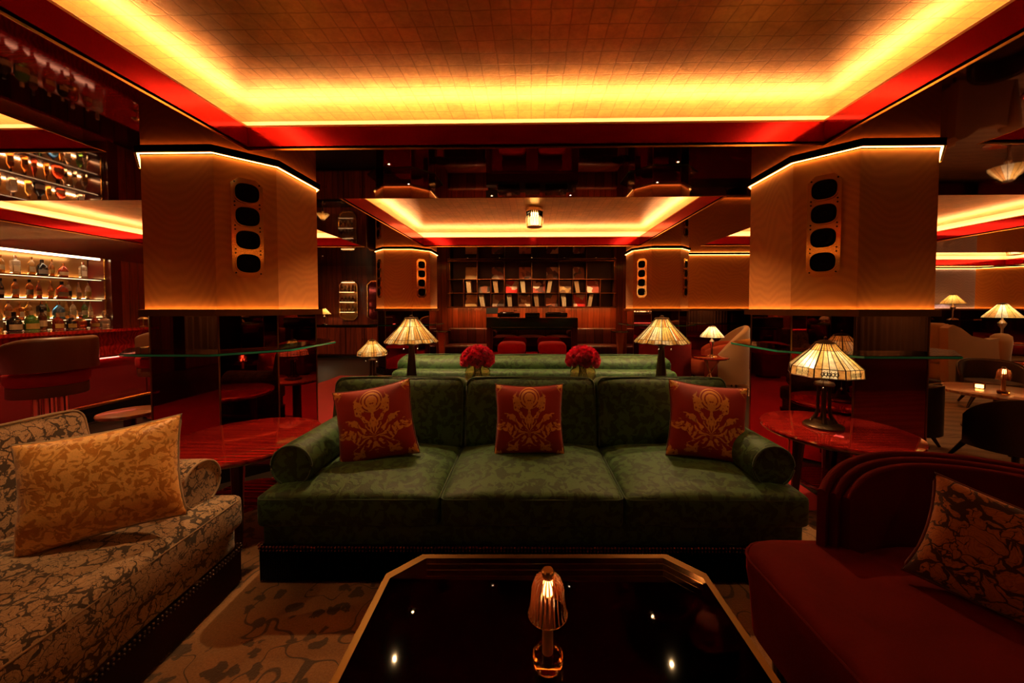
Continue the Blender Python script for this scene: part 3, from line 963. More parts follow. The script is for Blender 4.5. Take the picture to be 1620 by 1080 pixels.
# DJ counter
def dj_booth():
    t = thing('dj_booth', 'black topped music counter with wine red mirrored front below the record shelves', 'counter', (.02, 7.25, 0))
    MB().box(-.92, 0, .90, .92, .62, 1.10).box(-.80, 0, .86, .80, .02, .90).obj('counter_top', K['black'], t, smooth=0)
    MB().box(-.92, .04, .0, -.80, .60, .90).obj('side_panel', K['wood_dark'], t, smooth=0)
    MB().box(.80, .04, .0, .92, .60, .90).obj('side_panel', K['wood_dark'], t, smooth=0)
    MB().box(-.80, .10, .0, .80, .14, .90).obj('front_panel', K['mirror_reflect_red'], t, smooth=0)
    MB().box(-.78, .07, .885, .78, .09, .898).obj('under_light', K['boothfill'], t, smooth=0)  # red strip added to brighten the booth front, hidden by the lip
    MB().box(-.82, -.004, .905, .82, 0, .912).obj('brass_edge', K['brass_dark'], t, smooth=0)
    for x, s_ in ((-.48, 'near the laptop stand'), (.50, 'at the other end of the counter')):
        d = thing('turntable', 'black turntable with silver arm on the music counter, ' + s_, 'turntable', (x+.02, 7.56, 1.1005), group='turntables')
        MB().rbox(.45, .35, .09, .012, c=(0,0,.055), n=(2,2,1)).obj('plinth', K['black'], d)
        MB().lathe([(0,.10),(.155,.10),(.16,.112),(.155,.118),(0,.12)], 32, c=(-.04,0,0), close=False).obj('platter', K['chrome'], d)
        MB().tube([(.17,.12,.10),(.17,.12,.145),(.165,.0,.145),(.10,-.08,.135)], .006, 6).obj('tone_arm', K['chrome'], d)
        for fx in (-.18,.18):
            MB().lathe([(0,0),(.02,0),(.02,.012),(0,.012)], 10, c=(fx,-.12,0), close=False).obj('foot', K['chrome'], d)
    d = thing('mixer', 'black mixer with small knobs between the two turntables', 'mixer', (.03, 7.55, 1.1005))
    MB().rbox(.30, .34, .10, .01, c=(0,0,.05), n=(2,2,1)).obj('case', K['black'], d)
    for i in range(4):
        for j in range(3):
            MB().lathe([(0,0),(.010,0),(.008,.016),(0,.016)], 8, c=(-.10+.065*i,-.1+.07*j,.10), close=False).obj('knob', K['chrome'], d)
    d = thing('laptop_stand', 'black angled laptop stand at the bar end of the music counter', 'stand', (-.81, 7.36, 1.1005))
    MB().box(-.10,-.02,0,.10,.12,.012).obj('base', K['blackmatte'], d, smooth=0)
    MB().box(-.12,-.10,.0,.12,-.09,.16, M=Matrix.Translation((0,.16,.02)) @ Matrix.Rotation(R(-40),4,'X')).obj('screen_panel', K['blackmatte'], d, smooth=0)
K['boothfill'] = emit('booth_red_fill', (1,.10,.06), 2.2)
dj_booth()

def tub_stool(x, y, label):
    t = thing('tub_stool', label, 'stool', (x, y, .0085), group='red stools at the music counter')
    MB().rbox(.52,.46,.20,.07, c=(0,0,.53), n=(5,5,2), crown=.03).obj('seat', K['redstool'], t, smooth=60)
    MB().rbox(.50,.44,.40,.03, c=(0,0,.235), n=(3,3,2)).obj('skirt', K['velvet'], t, smooth=50)
    MB().lathe([(0,0),(.20,0),(.20,.035),(0,.035)], 20, close=False).obj('base', K['black'], t)
K['redstool'] = mat_velvet('bright_red_velvet', (.42,.012,.012), (1,.2,.1,1))
tub_stool(-.36, 6.85, 'red upholstered stool before the music counter, nearer the bar side')
tub_stool(.40, 6.85, 'red upholstered stool before the music counter, nearer the lounge side')

def pedestal(x, y, label):
    t = thing('pedestal_stand', label, 'stand', (x, y, .0085), group='tapered drink stands')
    MB().lathe([(0,.84),(.17,.84),(.175,.85),(.17,.865),(0,.865)], 28, close=False).obj('top', K['black'], t)
    MB().lathe([(0,.0),(.03,.0),(.035,.1),(.085,.78),(.09,.838),(0,.838)], 4, rot=R(45), close=False).obj('tapered_leg', K['copper'], t, smooth=0)
    MB().lathe([(0,0),(.14,0),(.14,.014),(.03,.02),(0,.02)], 24, close=False).obj('foot', K['black'], t)
K['copper'] = plain('copper_lacquer', (.55,.22,.08), .3, .6)
pedestal(-1.68, 6.75, 'slim tapered copper drink stand on the bar side of the music counter')
pedestal(1.66, 6.75, 'slim tapered copper drink stand on the lounge side of the music counter')

def bench(x0, x1, label):
    t = thing('bench', label, 'bench', ((x0+x1)/2, 8.2, .0085))
    L = x1-x0
    MB().rbox(L, .50, .18, .05, c=(0,0,.36), n=(6,4,1), crown=.02).obj('seat', K['wood_dark'], t, smooth=60)
    MB().rbox(L, .14, .44, .05, c=(0,.30,.60), n=(6,2,3)).obj('backrest', K['wood_dark'], t, smooth=60)
    MB().box(-L/2+.02, -.22, 0, L/2-.02, .36, .27).obj('base', K['wood_dark'], t, smooth=0)
bench(-1.95, -.98, 'dark wall bench on the bar side of the music counter')
bench(1.02, 2.0, 'dark wall bench on the lounge side of the music counter')

# octagonal bottle niche, mirror panel, sideboard and sconce at the far left wall
def niche(x, z, label, lit):
    t = thing('niche_frame' if lit else 'octagonal_mirror', label, 'niche' if lit else 'mirror', (x, 9.795, z))
    w, hh, c = .23, .52, .10
    M = Matrix.Rotation(R(90), 4, 'X')
    MB().ring(octagon(w+.02, c+.01, hy=hh+.02), octagon(w, c, hy=hh), 0, .05, M=M).obj('brass_frame', K['brass'], t, smooth=0)
    MB().prism(octagon(w, c, hy=hh), 0, .008, M=M).obj('back_panel', K['barback'] if lit else K['redpanel'], t, smooth=0)
    if lit:
        for k in range(3):
            zz = -.30 + .27*k
            MB().box(-w+.01, -.15, zz-.012, w-.01, -.009, zz).obj('glass_shelf_board', K['brass'], t, smooth=0)
        MB().box(-w+.05, -.06, hh-.03, w-.05, -.04, hh-.02).obj('niche_light', K['nichelight'], t, smooth=0)
        for k in range(3):
            MB().box(-w+.03, -.14, -.30+.27*k-.018, w-.03, -.13, -.30+.27*k-.0125).obj('shelf_light', K['nichelight'], t, smooth=0)
    return t
K['barback'] = plain('amber_mirror_back', (.42,.20,.065), .22, .6)
K['redpanel'] = plain('red_panel_mirror', (.22,.03,.03), .08, .9)
K['nichelight'] = emit('bar_shelf_glow', (1,.58,.22), 3.0)
NX = -4.98
niche(NX, 1.50, 'lit octagonal bottle niche with brass frame in the far mahogany wall', True)
niche(-4.22, 1.50, 'dark red octagonal mirror next to the lit bottle niche', False)
t = thing('sideboard', 'black topped mahogany sideboard against the far wall below the niche', 'sideboard', (-4.8, 9.5, 0))
MB().box(-1.0,-.25,.06,1.0,.29,.82).obj('body', K['wood_dark'], t, smooth=0)
MB().box(-1.03,-.28,.82,1.03,.29,.86).obj('top', K['black'], t, smooth=0)
MB().box(-.97,-.22,.0,.97,.26,.06).obj('plinth', K['black'], t, smooth=0)
for k in range(4):
    d = MB().box(-.97+.49*k,-.268,.10,-.97+.49*k+.47,-.251,.79).obj('door', K['wood'], t, smooth=0)
    MB().lathe([(0,0),(.012,0),(.012,.02),(0,.02)], 10, c=(0,0,0), M=Matrix.Translation((-.97+.49*k+(.43 if k%2==0 else .04),-.27,.5)) @ Matrix.Rotation(R(90),4,'X'), close=False).obj('knob', K['brass'], d)
# ================================================================ SEATING
def loop_rect(x0, y0, x1, y1, z, r, n=4):
    pts = []
    for (cx, cy, a0) in ((x1-r,y0+r,-90),(x1-r,y1-r,0),(x0+r,y1-r,90),(x0+r,y0+r,180)):
        for i in range(n+1):
            a = R(a0 + 90*i/n); pts.append((cx+r*math.cos(a), cy+r*math.sin(a), z))
    return pts

def sofa(name, label, W, mats, n=3, depth=.98, group=None, beads=True, arms=(1, 1), backlow=.74):
    """front edge at local y=0, sitter faces -Y"""
    fab, pipe, fringe, bead = mats
    t = thing(name, label, 'sofa', group=group)
    hw = W/2
    MB().rbox(W-.02, depth-.04, .15, .02, c=(0, depth/2+.01, .235), n=(8,4,1)).obj('base_rail', fab, t, smooth=50)
    # fringe skirt
    m = MB()
    path = [(-hw+.01, depth-.02), (-hw+.01, .012), (hw-.01, .012), (hw-.01, depth-.02)]
    for (a, b) in zip(path, path[1:]):
        a = Vector(a); b = Vector(b); L = (b-a).length; k = int(L/.011)
        d = (b-a)/L; nrm = Vector((d.y, -d.x))
        prev = None
        for i in range(k*2+1):
            p = a + d*L*i/(k*2) + nrm*(.004 if i % 2 else -.003)
            row = [m.v((p.x, p.y, .012)), m.v((p.x, p.y, .168))]
            if prev: m.f([prev[0], row[0], row[1], prev[1]])
            prev = row
    bmesh.ops.solidify(m.bm, geom=m.bm.faces[:], thickness=.004)
    o = m.obj('fringe', fringe, t, smooth=0); o['kind'] = 'stuff'; o['label'] = 'dark hanging fringe'
    m = MB()
    ico = MB(); 
    for z, sz in ((.176, .0065), (.160, .005)):
        for (a, b) in ((path[0], path[1]), (path[1], path[2]), (path[2], path[3])):
            a = Vector(a); b = Vector(b); L = (b-a).length; k = int(L/.016)
            d = (b-a)/L; nrm = Vector((d.y, -d.x))
            for i in range(k):
                p = a + d*L*(i+.5)/k + nrm*.008
                m.lathe([(0,-sz),(sz*.8,-sz*.5),(sz*.8,sz*.5),(0,sz)], 6, c=(p.x,p.y,z), close=False)
    ico.bm.free()
    o = m.obj('bead_trim', bead, t, smooth=60); o['kind'] = 'stuff'; o['label'] = 'garnet bead trim'
    # seat cushions
    cw = W/n
    for i in range(n):
        cx = -hw + cw*(i+.5)
        c = MB().rbox(cw-.006, .72, .15, .03, c=(cx, .355, .345), n=(9,9,2), crown=.055, jit=.006)
        s_ = c.obj('seat_cushion', fab, t, smooth=70)
        MB().tube(loop_rect(cx-cw/2+.006, .002, cx+cw/2-.006, .70, .402, .03), .0055, 6, closed=True).obj('piping', pipe, s_, smooth=80)
    # arms
    for s in (-1, 1):
        if not arms[0 if s < 0 else 1]: continue
        xc = s*(hw-.115)
        m = MB()
        prof = []
        for i in range(25):
            a = R(-60 + 300*i/24)
            prof.append((.105*math.cos(a), .105*math.sin(a)))
        prof = [( .065, -.36)] + [p for p in prof] + [(-.065, -.36)]
        y0, y1 = .095, depth-.10
        rows = []
        for (y, k) in ((y0, .93), (y0+.012, 1.0), (y0+.2,1.0), (y0+.4, 1.01), (y1, 1.0)):
            rows.append([m.v((xc + px*k, y, .52 + pz*k)) for px, pz in prof])
        for A, B in zip(rows, rows[1:]):
            for i in range(len(A)-1): m.f([A[i], A[i+1], B[i+1], B[i]])
        m.f(rows[0]); m.f(rows[-1][::-1])
        ar = m.obj('arm', fab, t, smooth=50)
        pts = [(xc + .099*math.cos(R(-60+300*i/24)), y0-.001, .52+.099*math.sin(R(-60+300*i/24))) for i in range(25)]
        MB().tube(pts, .0055, 6).obj('piping', pipe, ar, smooth=80)
    # back frame
    MB().rbox(W-.06, .20, backlow-.17, .05, c=(0, depth-.10, (backlow+.17)/2), n=(12,3,5)).obj('back_frame', fab, t, smooth=60)
    # back cushions
    bw = (W-.06)/n
    for i in range(n):
        cx = -(W-.06)/2 + bw*(i+.5)
        M = Matrix.Translation((cx, .575, .405)) @ Matrix.Rotation(R(-11), 4, 'X')
        b = MB().rbox(bw-.008, .20, .455, .055, c=(0, .09, .2275), n=(9,3,8), M=M, sag=.035, jit=.008).obj('back_cushion', fab, t, smooth=70)
        pts = []
        x0, x1, z1, r = -bw/2+.012, bw/2-.012, .447, .05
        pts = [(x0, .0, .03)] + [(x0+r-r*math.cos(R(90*k/5)), 0.0, z1-r+r*math.sin(R(90*k/5))) for k in range(6)] + [(x0+(x1-x0)*q, -.0+.0*q, z1+.006*math.sin(q*PI)) for q in (.25,.5,.75)] + \
              [(x1-r+r*math.sin(R(90*k/5)), 0.0, z1-r+r*math.cos(R(90*k/5))) for k in range(6)] + [(x1, .0, .03)]
        MB().tube([(x, y+.008, z) for x, y, z in pts], .0055, 6, M=M).obj('piping', pipe, b, smooth=80)
    return t

GREEN = (K['green'], K['green_pipe'], K['fringe'], K['bead'])
BEIGE = (K['beige'], K['beige_pipe'], K['fringe_brown'], K['bead_brown'])
s1 = sofa('sofa', 'dark green damask three seat sofa facing the glass coffee table', 2.58, GREEN)
s1.location = (.006, 1.64, .0085); s1.rotation_euler = (0,0,R(.9))
s2 = dup(s1, (.02, 4.10, .0085), (0,0,R(180)), 'light green damask sofa turned away, behind the console with the flower vases')
s3 = sofa('sofa', 'beige scroll damask sofa with gold pillow at the red table', 1.90, BEIGE, n=2)
s3.rotation_euler = (0,0,R(93.3))
# its far end sits beside the green sofa
s3.location = (-1.30, .70, .0085)

def pillow(name, label, w, h, th, mat, pipe, loc, rot, group=None):
    t = None
    def pt(u, v, s):
        e = (1-u*u)*(1-v*v)
        pin = 1 - .085*(1-v*v)*abs(u)**3
        pin2 = 1 - .085*(1-u*u)*abs(v)**3
        sl = .012*mnoise.noise(Vector((u*1.7, v*1.7, w*9+loc[0])))
        return (u*w/2*pin, s*(th/2*max(e,0)**.42) + sl, v*h/2*pin2)
    m = MB()
    f = lambda x: math.sin((2*x-1)*PI/2)
    for s in (-1, 1):
        m.grid(lambda a, b, s=s: pt(f(a), f(b), s), 22, 22)
    m.merge(1e-4)
    o = m.obj(name, mat, smooth=80)
    pts = []
    N = 14
    for k in range(N): pts.append(pt(-1+2*k/N, -1, 0))
    for k in range(N): pts.append(pt(1, -1+2*k/N, 0))
    for k in range(N): pts.append(pt(1-2*k/N, 1, 0))
    for k in range(N): pts.append(pt(-1, 1-2*k/N, 0))
    MB().tube(pts, .005, 6, closed=True).obj('piping', pipe, o, smooth=80)
    o.location = loc; o.rotation_euler = rot
    return tag(o, label, 'pillow', group)

PG = 'red and gold throw pillows on the green sofa'
pillow('throw_pillow', 'red and gold damask pillow leaning on the sofa arm beside the bar column', .42, .42, .15, K['redpillow'], K['redpipe'], (-.87, 1.99, .655), (R(-17), R(-9), R(14)), PG)
pillow('throw_pillow', 'square red and gold damask pillow upright on the middle seat', .40, .40, .14, K['redpillow'], K['redpipe'], (-.01, 2.075, .655), (R(-14), 0, R(1)), PG)
pillow('throw_pillow', 'red and gold damask pillow leaning on the sofa arm beside the lamp table', .42, .42, .15, K['redpillow'], K['redpipe'], (.985, 2.02, .665), (R(-15), R(5), R(-9)), PG)
pillow('throw_pillow', 'large gold velvet pillow on the beige scroll sofa', .44, .38, .17, K['goldpillow'], K['beige_pipe'], (-1.555, 1.265, .668), (R(-16), R(-6), R(30)))
pillow('throw_pillow', 'amber scroll patterned pillow in the wine red armchair', .46, .31, .14, K['amberpillow'], K['redpipe'], (1.36, .965, .590), (R(-20), R(14), R(-42)))

# ---- wine red tub armchair, opening towards -X
def arc_shell(m, rin, rout, z0, ztop, a0, a1, n=40, sq=1.0, mi=0):
    """curved upholstered wall with a rounded top, angles in degrees; sq stretches along local x"""
    rows = []
    for i in range(n+1):
        a = a0 + (a1-a0)*i/n
        zt = ztop((a-a0)/(a1-a0))
        w = (rout-rin)/2; rc = (rout+rin)/2
        prof = [(rin, z0), (rin, (z0+zt)/2), (rin, zt-w)]
        for k in range(1, 6):
            b = PI - PI*k/6
            prof.append((rc + w*math.cos(b), zt-w + w*math.sin(b)))
        prof += [(rout, zt-w), (rout, (z0+zt)/2), (rout, z0)]
        ca, sa = math.cos(R(a)), math.sin(R(a))
        rows.append([m.v((r*ca*sq, r*sa, z)) for r, z in prof])
    for A, B in zip(rows, rows[1:]):
        for k in range(len(A)-1): m.f([A[k], A[k+1], B[k+1], B[k]], mi)
        m.f([A[-1], A[0], B[0], B[-1]], mi)
    m.f(rows[0][::-1], mi); m.f(rows[-1], mi)
    return m

def tub_chair(label, fab, loc, rz, r=.50, zb=.76, zs=.42, layers=3, name='tub_armchair', outer=None, drop=.10, front=.60, legs=True, cat='armchair', group=None, th=.052):
    t = thing(name, label, cat, loc, rz, group)
    for k in range(layers):
        rin = r - th*(k+1); rout = r - th*k - .002
        top = zb - .42*th*k
        zt = lambda q, top=top: top - drop*(abs(2*q-1)**6)
        sp = 128 - 3*k
        m = arc_shell(MB(), rin, rout, .10 + .0*k, zt, -sp, sp, 48)
        m.obj('back_shell', outer if (outer and k == 0) else fab, t, smooth=60)
    ri = r - th*layers - .004
    # D-shaped seat cushion reaching out at the front (-x)
    poly = []
    xf = -front
    for i in range(29):
        a = R(-118 + 236*i/28); poly.append((ri*math.cos(a), ri*math.sin(a)))
    hw = r*.93
    rr = .12
    corner = []
    for i in range(7):
        a = R(90 + 90*i/6); corner.append((xf+rr+rr*math.cos(a), hw-rr+rr*math.sin(a)))
    for i in range(7):
        a = R(180 + 90*i/6); corner.append((xf+rr+rr*math.cos(a), -hw+rr+rr*math.sin(a)))
    poly = poly + [(-ri*.62, hw*.985)] + corner + [(-ri*.62, -hw*.985)]
    m = MB()
    cx = sum(p[0] for p in poly)/len(poly)
    rows = []
    for (s, z) in ((.965, .14), (.985, .30), (1.0, zs-.075), (1.0, zs-.045), (.985, zs-.018), (.955, zs-.004), (.85, zs+.012), (.6, zs+.028), (.3, zs+.034)):
        rows.append([m.v((cx+(x-cx)*s, y*s, z + (.012*mnoise.noise(Vector((x*4, y*4, 1))) if s < .9 else 0))) for x, y in poly])
    for A, B in zip(rows, rows[1:]):
        for i in range(len(A)):
            j = (i+1) % len(A); m.f([A[i], A[j], B[j], B[i]])
    c = m.v((cx, 0, zs+.036))
    for i in range(len(poly)): m.f([rows[-1][i], rows[-1][(i+1) % len(poly)], c])
    m.f(rows[0][::-1])
    se = m.obj('seat', fab, t, smooth=70)
    MB().tube([(cx+(x-cx)*.998, y*.998, zs-.028) for x, y in poly], .0055, 6, closed=True).obj('piping', fab, se, smooth=80)
    if legs:
        for (x, y) in ((-front+.10, hw-.12), (-front+.10, -hw+.12), (r*.55, r*.5), (r*.55, -r*.5)):
            MB().lathe([(0,0),(.018,0),(.026,.16),(0,.16)], 10, c=(x,y,0), close=False).obj('leg', K['bronze'], t)
    return t
tub_chair('wine red velvet tub armchair with ribbed curved back at the coffee table', K['velvet'], (1.365, .88, .0085), R(2), r=.535, zb=.75, zs=.43, front=.585, th=.027)
tub_chair('small wine red tub chair on the red carpet behind the tall stained glass lamp', K['velvet'], (2.02, 5.55, .0085), R(-35), r=.40, zb=.80, zs=.44, front=.42)

def wing_back(label, loc, rz):
    """high curved back chair seen from behind"""
    t = thing('wingback_chair', label, 'armchair', loc, rz)
    m = arc_shell(MB(), .36, .44, .16, lambda q: 1.02 - .42*abs(2*q-1)**2.2, -95, 95, 36)
    m.obj('wing_back', K['tan'], t, smooth=60)
    arc_shell(MB(), .27, .355, .16, lambda q: .76 - .12*abs(2*q-1)**4, -125, 125, 36).obj('inner_shell', K['velvet_orange'], t, smooth=60)
    MB().rbox(.62, .50, .24, .08, c=(-.16,0,.34), n=(5,5,2), crown=.03).obj('seat', K['velvet_orange'], t, smooth=60)
    for (x, y) in ((-.34,.22),(-.34,-.22),(.22,.22),(.22,-.22)):
        MB().tube([(x,y,.24),(x*1.15,y*1.1,.008)], [.022,.012], 8).obj('leg', K['bronze'], t)
    return t
wing_back('tan high backed chair with splayed dark legs next to the lamp column', (2.96, 5.78, .0085), R(-20))

# ---- tan wing settee with tufted cream back, far lounge
def settee(label, loc, rz):
    t = thing('wing_settee', label, 'sofa', loc, rz)
    MB().rbox(2.0, .84, .30, .07, c=(0,0,.28), n=(8,5,2)).obj('seat_base', K['tan'], t, smooth=60)
    MB().rbox(1.70, .64, .16, .06, c=(0,-.06,.48), n=(8,5,2), crown=.03).obj('seat_cushion', K['cream'], t, smooth=60)
    m = MB().rbox(1.80, .20, .66, .08, c=(0,.36,.72), n=(14,3,6), sag=.02)
    m.obj('backrest', K['tan'], t, smooth=60)
    d = MB()
    for i in range(8):
        for j in range(3):
            d.rbox(.20,.05,.17,.024, c=(-.72+.205*i+(.05 if j%2 else 0), .255, .62+.165*j), n=(2,1,2))
    d.obj('tufting', K['cream'], t, smooth=60)
    for s in (-1,1):
        m = MB()
        M = Matrix(((0,0,1,s*.98-.07),(1,0,0,0),(0,1,0,0),(0,0,0,1)))
        m.prism([(-.38,.14),(.44,.14),(.46,.5),(.48,.98),(.40,1.03),(.28,.98),(.12,.86),(-.15,.80),(-.38,.84)], 0, .14, M=M)
        m.lathe([(0,.13),(.07,.13),(.10,.40),(.13,.76),(.12,.85),(.07,.89),(0,.90)], 24, c=(s*.98,-.40,0), close=False)
        m.obj('wing_arm', K['tan'], t, smooth=50)
    for x in (-.85,.85):
        for y in (-.32,.32):
            MB().lathe([(0,0),(.02,0),(.03,.13),(0,.13)], 8, c=(x,y,0), close=False).obj('leg', K['bronze'], t)
    return t
settee('tan wing settee with rolled arm in the far lounge, seen from its side', (6.92, 6.57, .0085), R(90)).scale = (.84, 1, 1)
pillow('throw_pillow', 'pale cream pillow on the tan settee in the far lounge', .42, .36, .13, K['cream'], K['cream'], (7.02, 6.35, .74), (R(-12), 0, R(70)))

# ---- low dark lounge chairs at the walnut table
def low_chair(label, loc, rz):
    t = thing('lounge_chair', label, 'chair', loc, rz, 'low dark chairs around the walnut table')
    m = arc_shell(MB(), .25, .285, .17, lambda q: .60 - .20*abs(2*q-1)**3, -105, 105, 32)
    m.obj('curved_back', K['darkchair'], t, smooth=60)
    m = arc_shell(MB(), .283, .300, .165, lambda q: .612 - .20*abs(2*q-1)**3, -107, 107, 32)
    m.obj('wooden_rim', K['bronze'], t, smooth=60)
    MB().lathe([(0,.26),(.24,.26),(.255,.30),(.245,.345),(.15,.362),(0,.366)], 28, close=False).obj('seat', K['darkchair'], t, smooth=60)
    for a in (45, 135, 225, 315):
        ca, sa = math.cos(R(a)), math.sin(R(a))
        MB().tube([(.22*ca,.22*sa,.30),(.24*ca,.24*sa,.16),(.33*ca,.33*sa,.008)], [.026,.022,.012], 8).obj('leg', K['bronze'], t)
    return t
low_chair('low dark rounded chair half hidden by the lamp column', (3.46, 3.46, .0085), R(-60))
low_chair('low dark rounded chair between the walnut table and the red armchair', (3.90, 2.96, .0085), R(-95))
low_chair('low dark chair on the far side of the walnut table in the lounge', (5.95, 4.75, .0085), R(50))

# ================================================================ TABLES
def round_table(label, x, y, z, r, top, legmat, name='side_table', z0=.0085, style='disc'):
    t = thing(name, label, 'table', (x, y, z0))
    z -= z0
    MB().lathe([(0,z-.035),(r-.03,z-.035),(r-.004,z-.022),(r,z-.010),(r-.004,z-.001),(r-.010,z),(0,z)], 64, close=False).obj('tabletop', top, t, smooth=40)
    MB().lathe([(r-.012,z-.031),(r-.004,z-.0275),(r-.007,z-.024),(r-.012,z-.022)], 64, close=False).obj('edge_band', K['brass_dark'], t, smooth=40)
    if style == 'disc':
        for a in (60, 180, 300):
            ca, sa = math.cos(R(a)), math.sin(R(a))
            MB().tube([(r*.55*ca,r*.55*sa,z-.036),(r*.62*ca,r*.62*sa,.0)], [.035,.018], 10).obj('leg', legmat, t)
        MB().lathe([(0,.16),(r*.50,.16),(r*.52,.17),(r*.50,.18),(0,.18)], 40, close=False).obj('lower_shelf', top, t)
    elif style == 'tripod':
        for a in (30, 150, 270):
            ca, sa = math.cos(R(a)), math.sin(R(a))
            MB().tube([(-.12*ca,-.12*sa,z-.036),(.22*ca,.22*sa,0)], [.012,.010], 8).obj('leg', legmat, t)
    else:
        MB().lathe([(0,0),(r*.55,0),(r*.55,.02),(.06,.05),(.04,.10),(.04,z-.036),(0,z-.036)], 32, close=False).obj('pedestal', legmat, t)
    return t
TZ = .53
round_table('round red lacquer side table under the stained glass lamp', 1.95, 2.33, TZ, .405, K['lacquer'], K['wood_dark'])
round_table('round red lacquer side table between the beige sofa and the bar column', -1.70, 2.09, TZ, .405, K['lacquer'], K['wood_dark'])
round_table('small round walnut table behind the beige sofa, by a bar stool', -3.42, 2.98, .42, .20, K['walnut'], K['bronze'], style='pedestal')
round_table('small round table on crossed tripod legs holding a white shaded lamp', 2.52, 5.10, .62, .24, K['lacquer'], K['copper'], style='tripod')
round_table('round walnut cocktail table in the lounge', 4.92, 3.86, .43, .46, K['walnut'], K['bronze'], style='pedestal', name='cocktail_table')

# console behind the sofa
def console():
    t = thing('console_table', 'narrow dark console table between the two green sofas', 'table', (.02, 2.93, .0085))
    MB().box(-1.18,-.18,.66,1.18,.18,.70).obj('top', K['black'], t, smooth=0)
    for x in (-1.12,1.12):
        for y in (-.14,.14):
            MB().box(x-.025,y-.025,0,x+.025,y+.025,.66).obj('leg', K['bronze'], t, smooth=0)
    MB().box(-1.09,-.13,.14,1.09,.13,.16).obj('lower_shelf', K['wood_dark'], t, smooth=0)
console()
CZ = .7085

# octagonal glass coffee table
def coffee_table():
    t = thing('coffee_table', 'octagonal brass framed glass coffee table holding the cordless lamp', 'table', (.062, .655, .0085), R(1.2))
    hx, hy, c = .535, .62, .095
    def oc(d, z=0): return octagon(hx-d, c*(1-.55*d/ .1*.1), hy=hy-d)
    z = .405
    MB().ring(oc(0), oc(.020), z-.030, z-.001).obj('brass_frame', K['tablebrass'], t, smooth=0)
    MB().prism(oc(.021), z-.011, z).obj('glass_top', K['smoke'], t, smooth=0)
    MB().ring(oc(.012), oc(.030), z-.080, z-.058).obj('lower_brass_band', K['tablebrass'], t, smooth=0)
    for (x, y) in oc(.022):
        MB().box(x-.007,y-.007,z-.058,x+.007,y+.007,z-.030).obj('brass_post', K['tablebrass'], t, smooth=0)
    MB().prism(oc(.135), .03, z-.085).obj('plinth_box', K['black'], t, smooth=0)
    MB().prism(oc(.031), z-.084, z-.075).obj('lower_glass', K['smoke'], t, smooth=0)
    MB().prism(oc(.16), .0, .03).obj('foot', K['blackmatte'], t, smooth=0)
K['tablebrass'] = plain('table_brass', (.11,.055,.014), .32, 1.0)
coffee_table()

# ================================================================ LAMPS, FLOWERS
rnd = random.Random(5)
def leaded_shade(parent, prof, n, sub, pattern, lead=.0022, rot=0.0, skirt=None, scallop=0.0):
    """prof: (radius, z) rings from top to bottom; n panels, each cut in sub strips"""
    m = MB(); ld = MB()
    N = n*sub
    def P(r, z, k):
        i = k // sub; f = (k % sub)/sub
        a = rot + 2*PI*i/n; b = rot + 2*PI*(i+1)/n
        p = Vector((r*math.cos(a), r*math.sin(a), z)); q = Vector((r*math.cos(b), r*math.sin(b), z))
        return p.lerp(q, f)
    rows = []
    for j, (r, z) in enumerate(prof):
        last = j == len(prof)-1
        rows.append([m.v(P(r, z - (scallop*(.5+.5*math.cos(PI*2*(k % sub)/sub + PI)) if last else 0), k)) for k in range(N)])
    for j in range(len(rows)-1):
        for k in range(N):
            l = (k+1) % N
            m.f([rows[j][k], rows[j][l], rows[j+1][l], rows[j+1][k]], pattern(j, k // sub, k % sub))
    pos = [[v.co.copy() for v in row] for row in rows]
    o = m.obj('glass_shade', SHADE, parent, smooth=0)
    def bar(p, q, r): ld.tube([p, q], r, 4)
    for j in range(len(pos)):
        for k in range(N):
            bar(pos[j][k], pos[j][(k+1) % N], lead*(1.3 if j in (0, len(pos)-1) else .8))
    for j in range(len(pos)-1):
        for k in range(N):
            bar(pos[j][k], pos[j+1][k], lead*(1.5 if k % sub == 0 else .7))
    ld.obj('lead_lines', K['bronze'], o, smooth=0)
    return o

def chain(parent, x, y, z0, z1):
    m = MB().tube([(x,y,z0),(x,y,z1)], .0016, 5)
    m.lathe([(0,-.012),(.006,-.006),(.006,.002),(0,.008)], 8, c=(x,y,z1), close=False)
    m.obj('pull_chain', K['chrome'], parent)

def lamp_tall(label, x, y, z, s=1.0, watts=SHADE_WATTS):
    t = thing('table_lamp', label, 'lamp', (x, y, z), R(11), 'tall stained glass lamps on the console')
    rn = random.Random(int(x*100))
    pat = {}
    def pattern(j, i, k):
        key = (j, i, k)
        if key not in pat:
            pat[key] = rn.choices((0,1,2,3,4,5), (4,3,3,4,2,1))[0] if j < 3 else rn.choices((1,4,5,0), (3,3,2,2))[0]
        return pat[key]
    zt = .505
    prof = [(.052, zt), (.098, zt-.062), (.190, zt-.160), (.212, zt-.185)]
    leaded_shade(t, prof, 12, 4, pattern, scallop=.008)
    MB().lathe([(0,zt+.03),(.014,zt+.026),(.018,zt+.012),(.05,zt+.010),(.056,zt+.002),(.05,zt-.004),(0,zt-.004)], 24, close=False).obj('cap', K['bronze'], t)
    MB().lathe([(0,0),(.064,0),(.066,.012),(.046,.03),(.040,.06),(.026,.22),(.022,.285),(.045,.292),(.045,.302),(.012,.306),(.010,zt-.02),(0,zt-.02)], 8, rot=R(22.5), close=False).obj('tapered_base', K['bronze'], t, smooth=0)
    MB().lathe([(0,.345),(.03,.36),(.038,.39),(.03,.42),(0,.43)], 16, close=False).obj('bulb', K['bulb'], t)
    chain(t, .055, -.05, .35, .265); chain(t, -.055, -.05, .35, .265)
    lamp('bulb_light', 'POINT', (.0,-.0,.395), watts, (1,.70,.36), .042, parent=t)
    return t
K['bulb'] = emit('lamp_bulb', (1,.75,.42), 6.0)

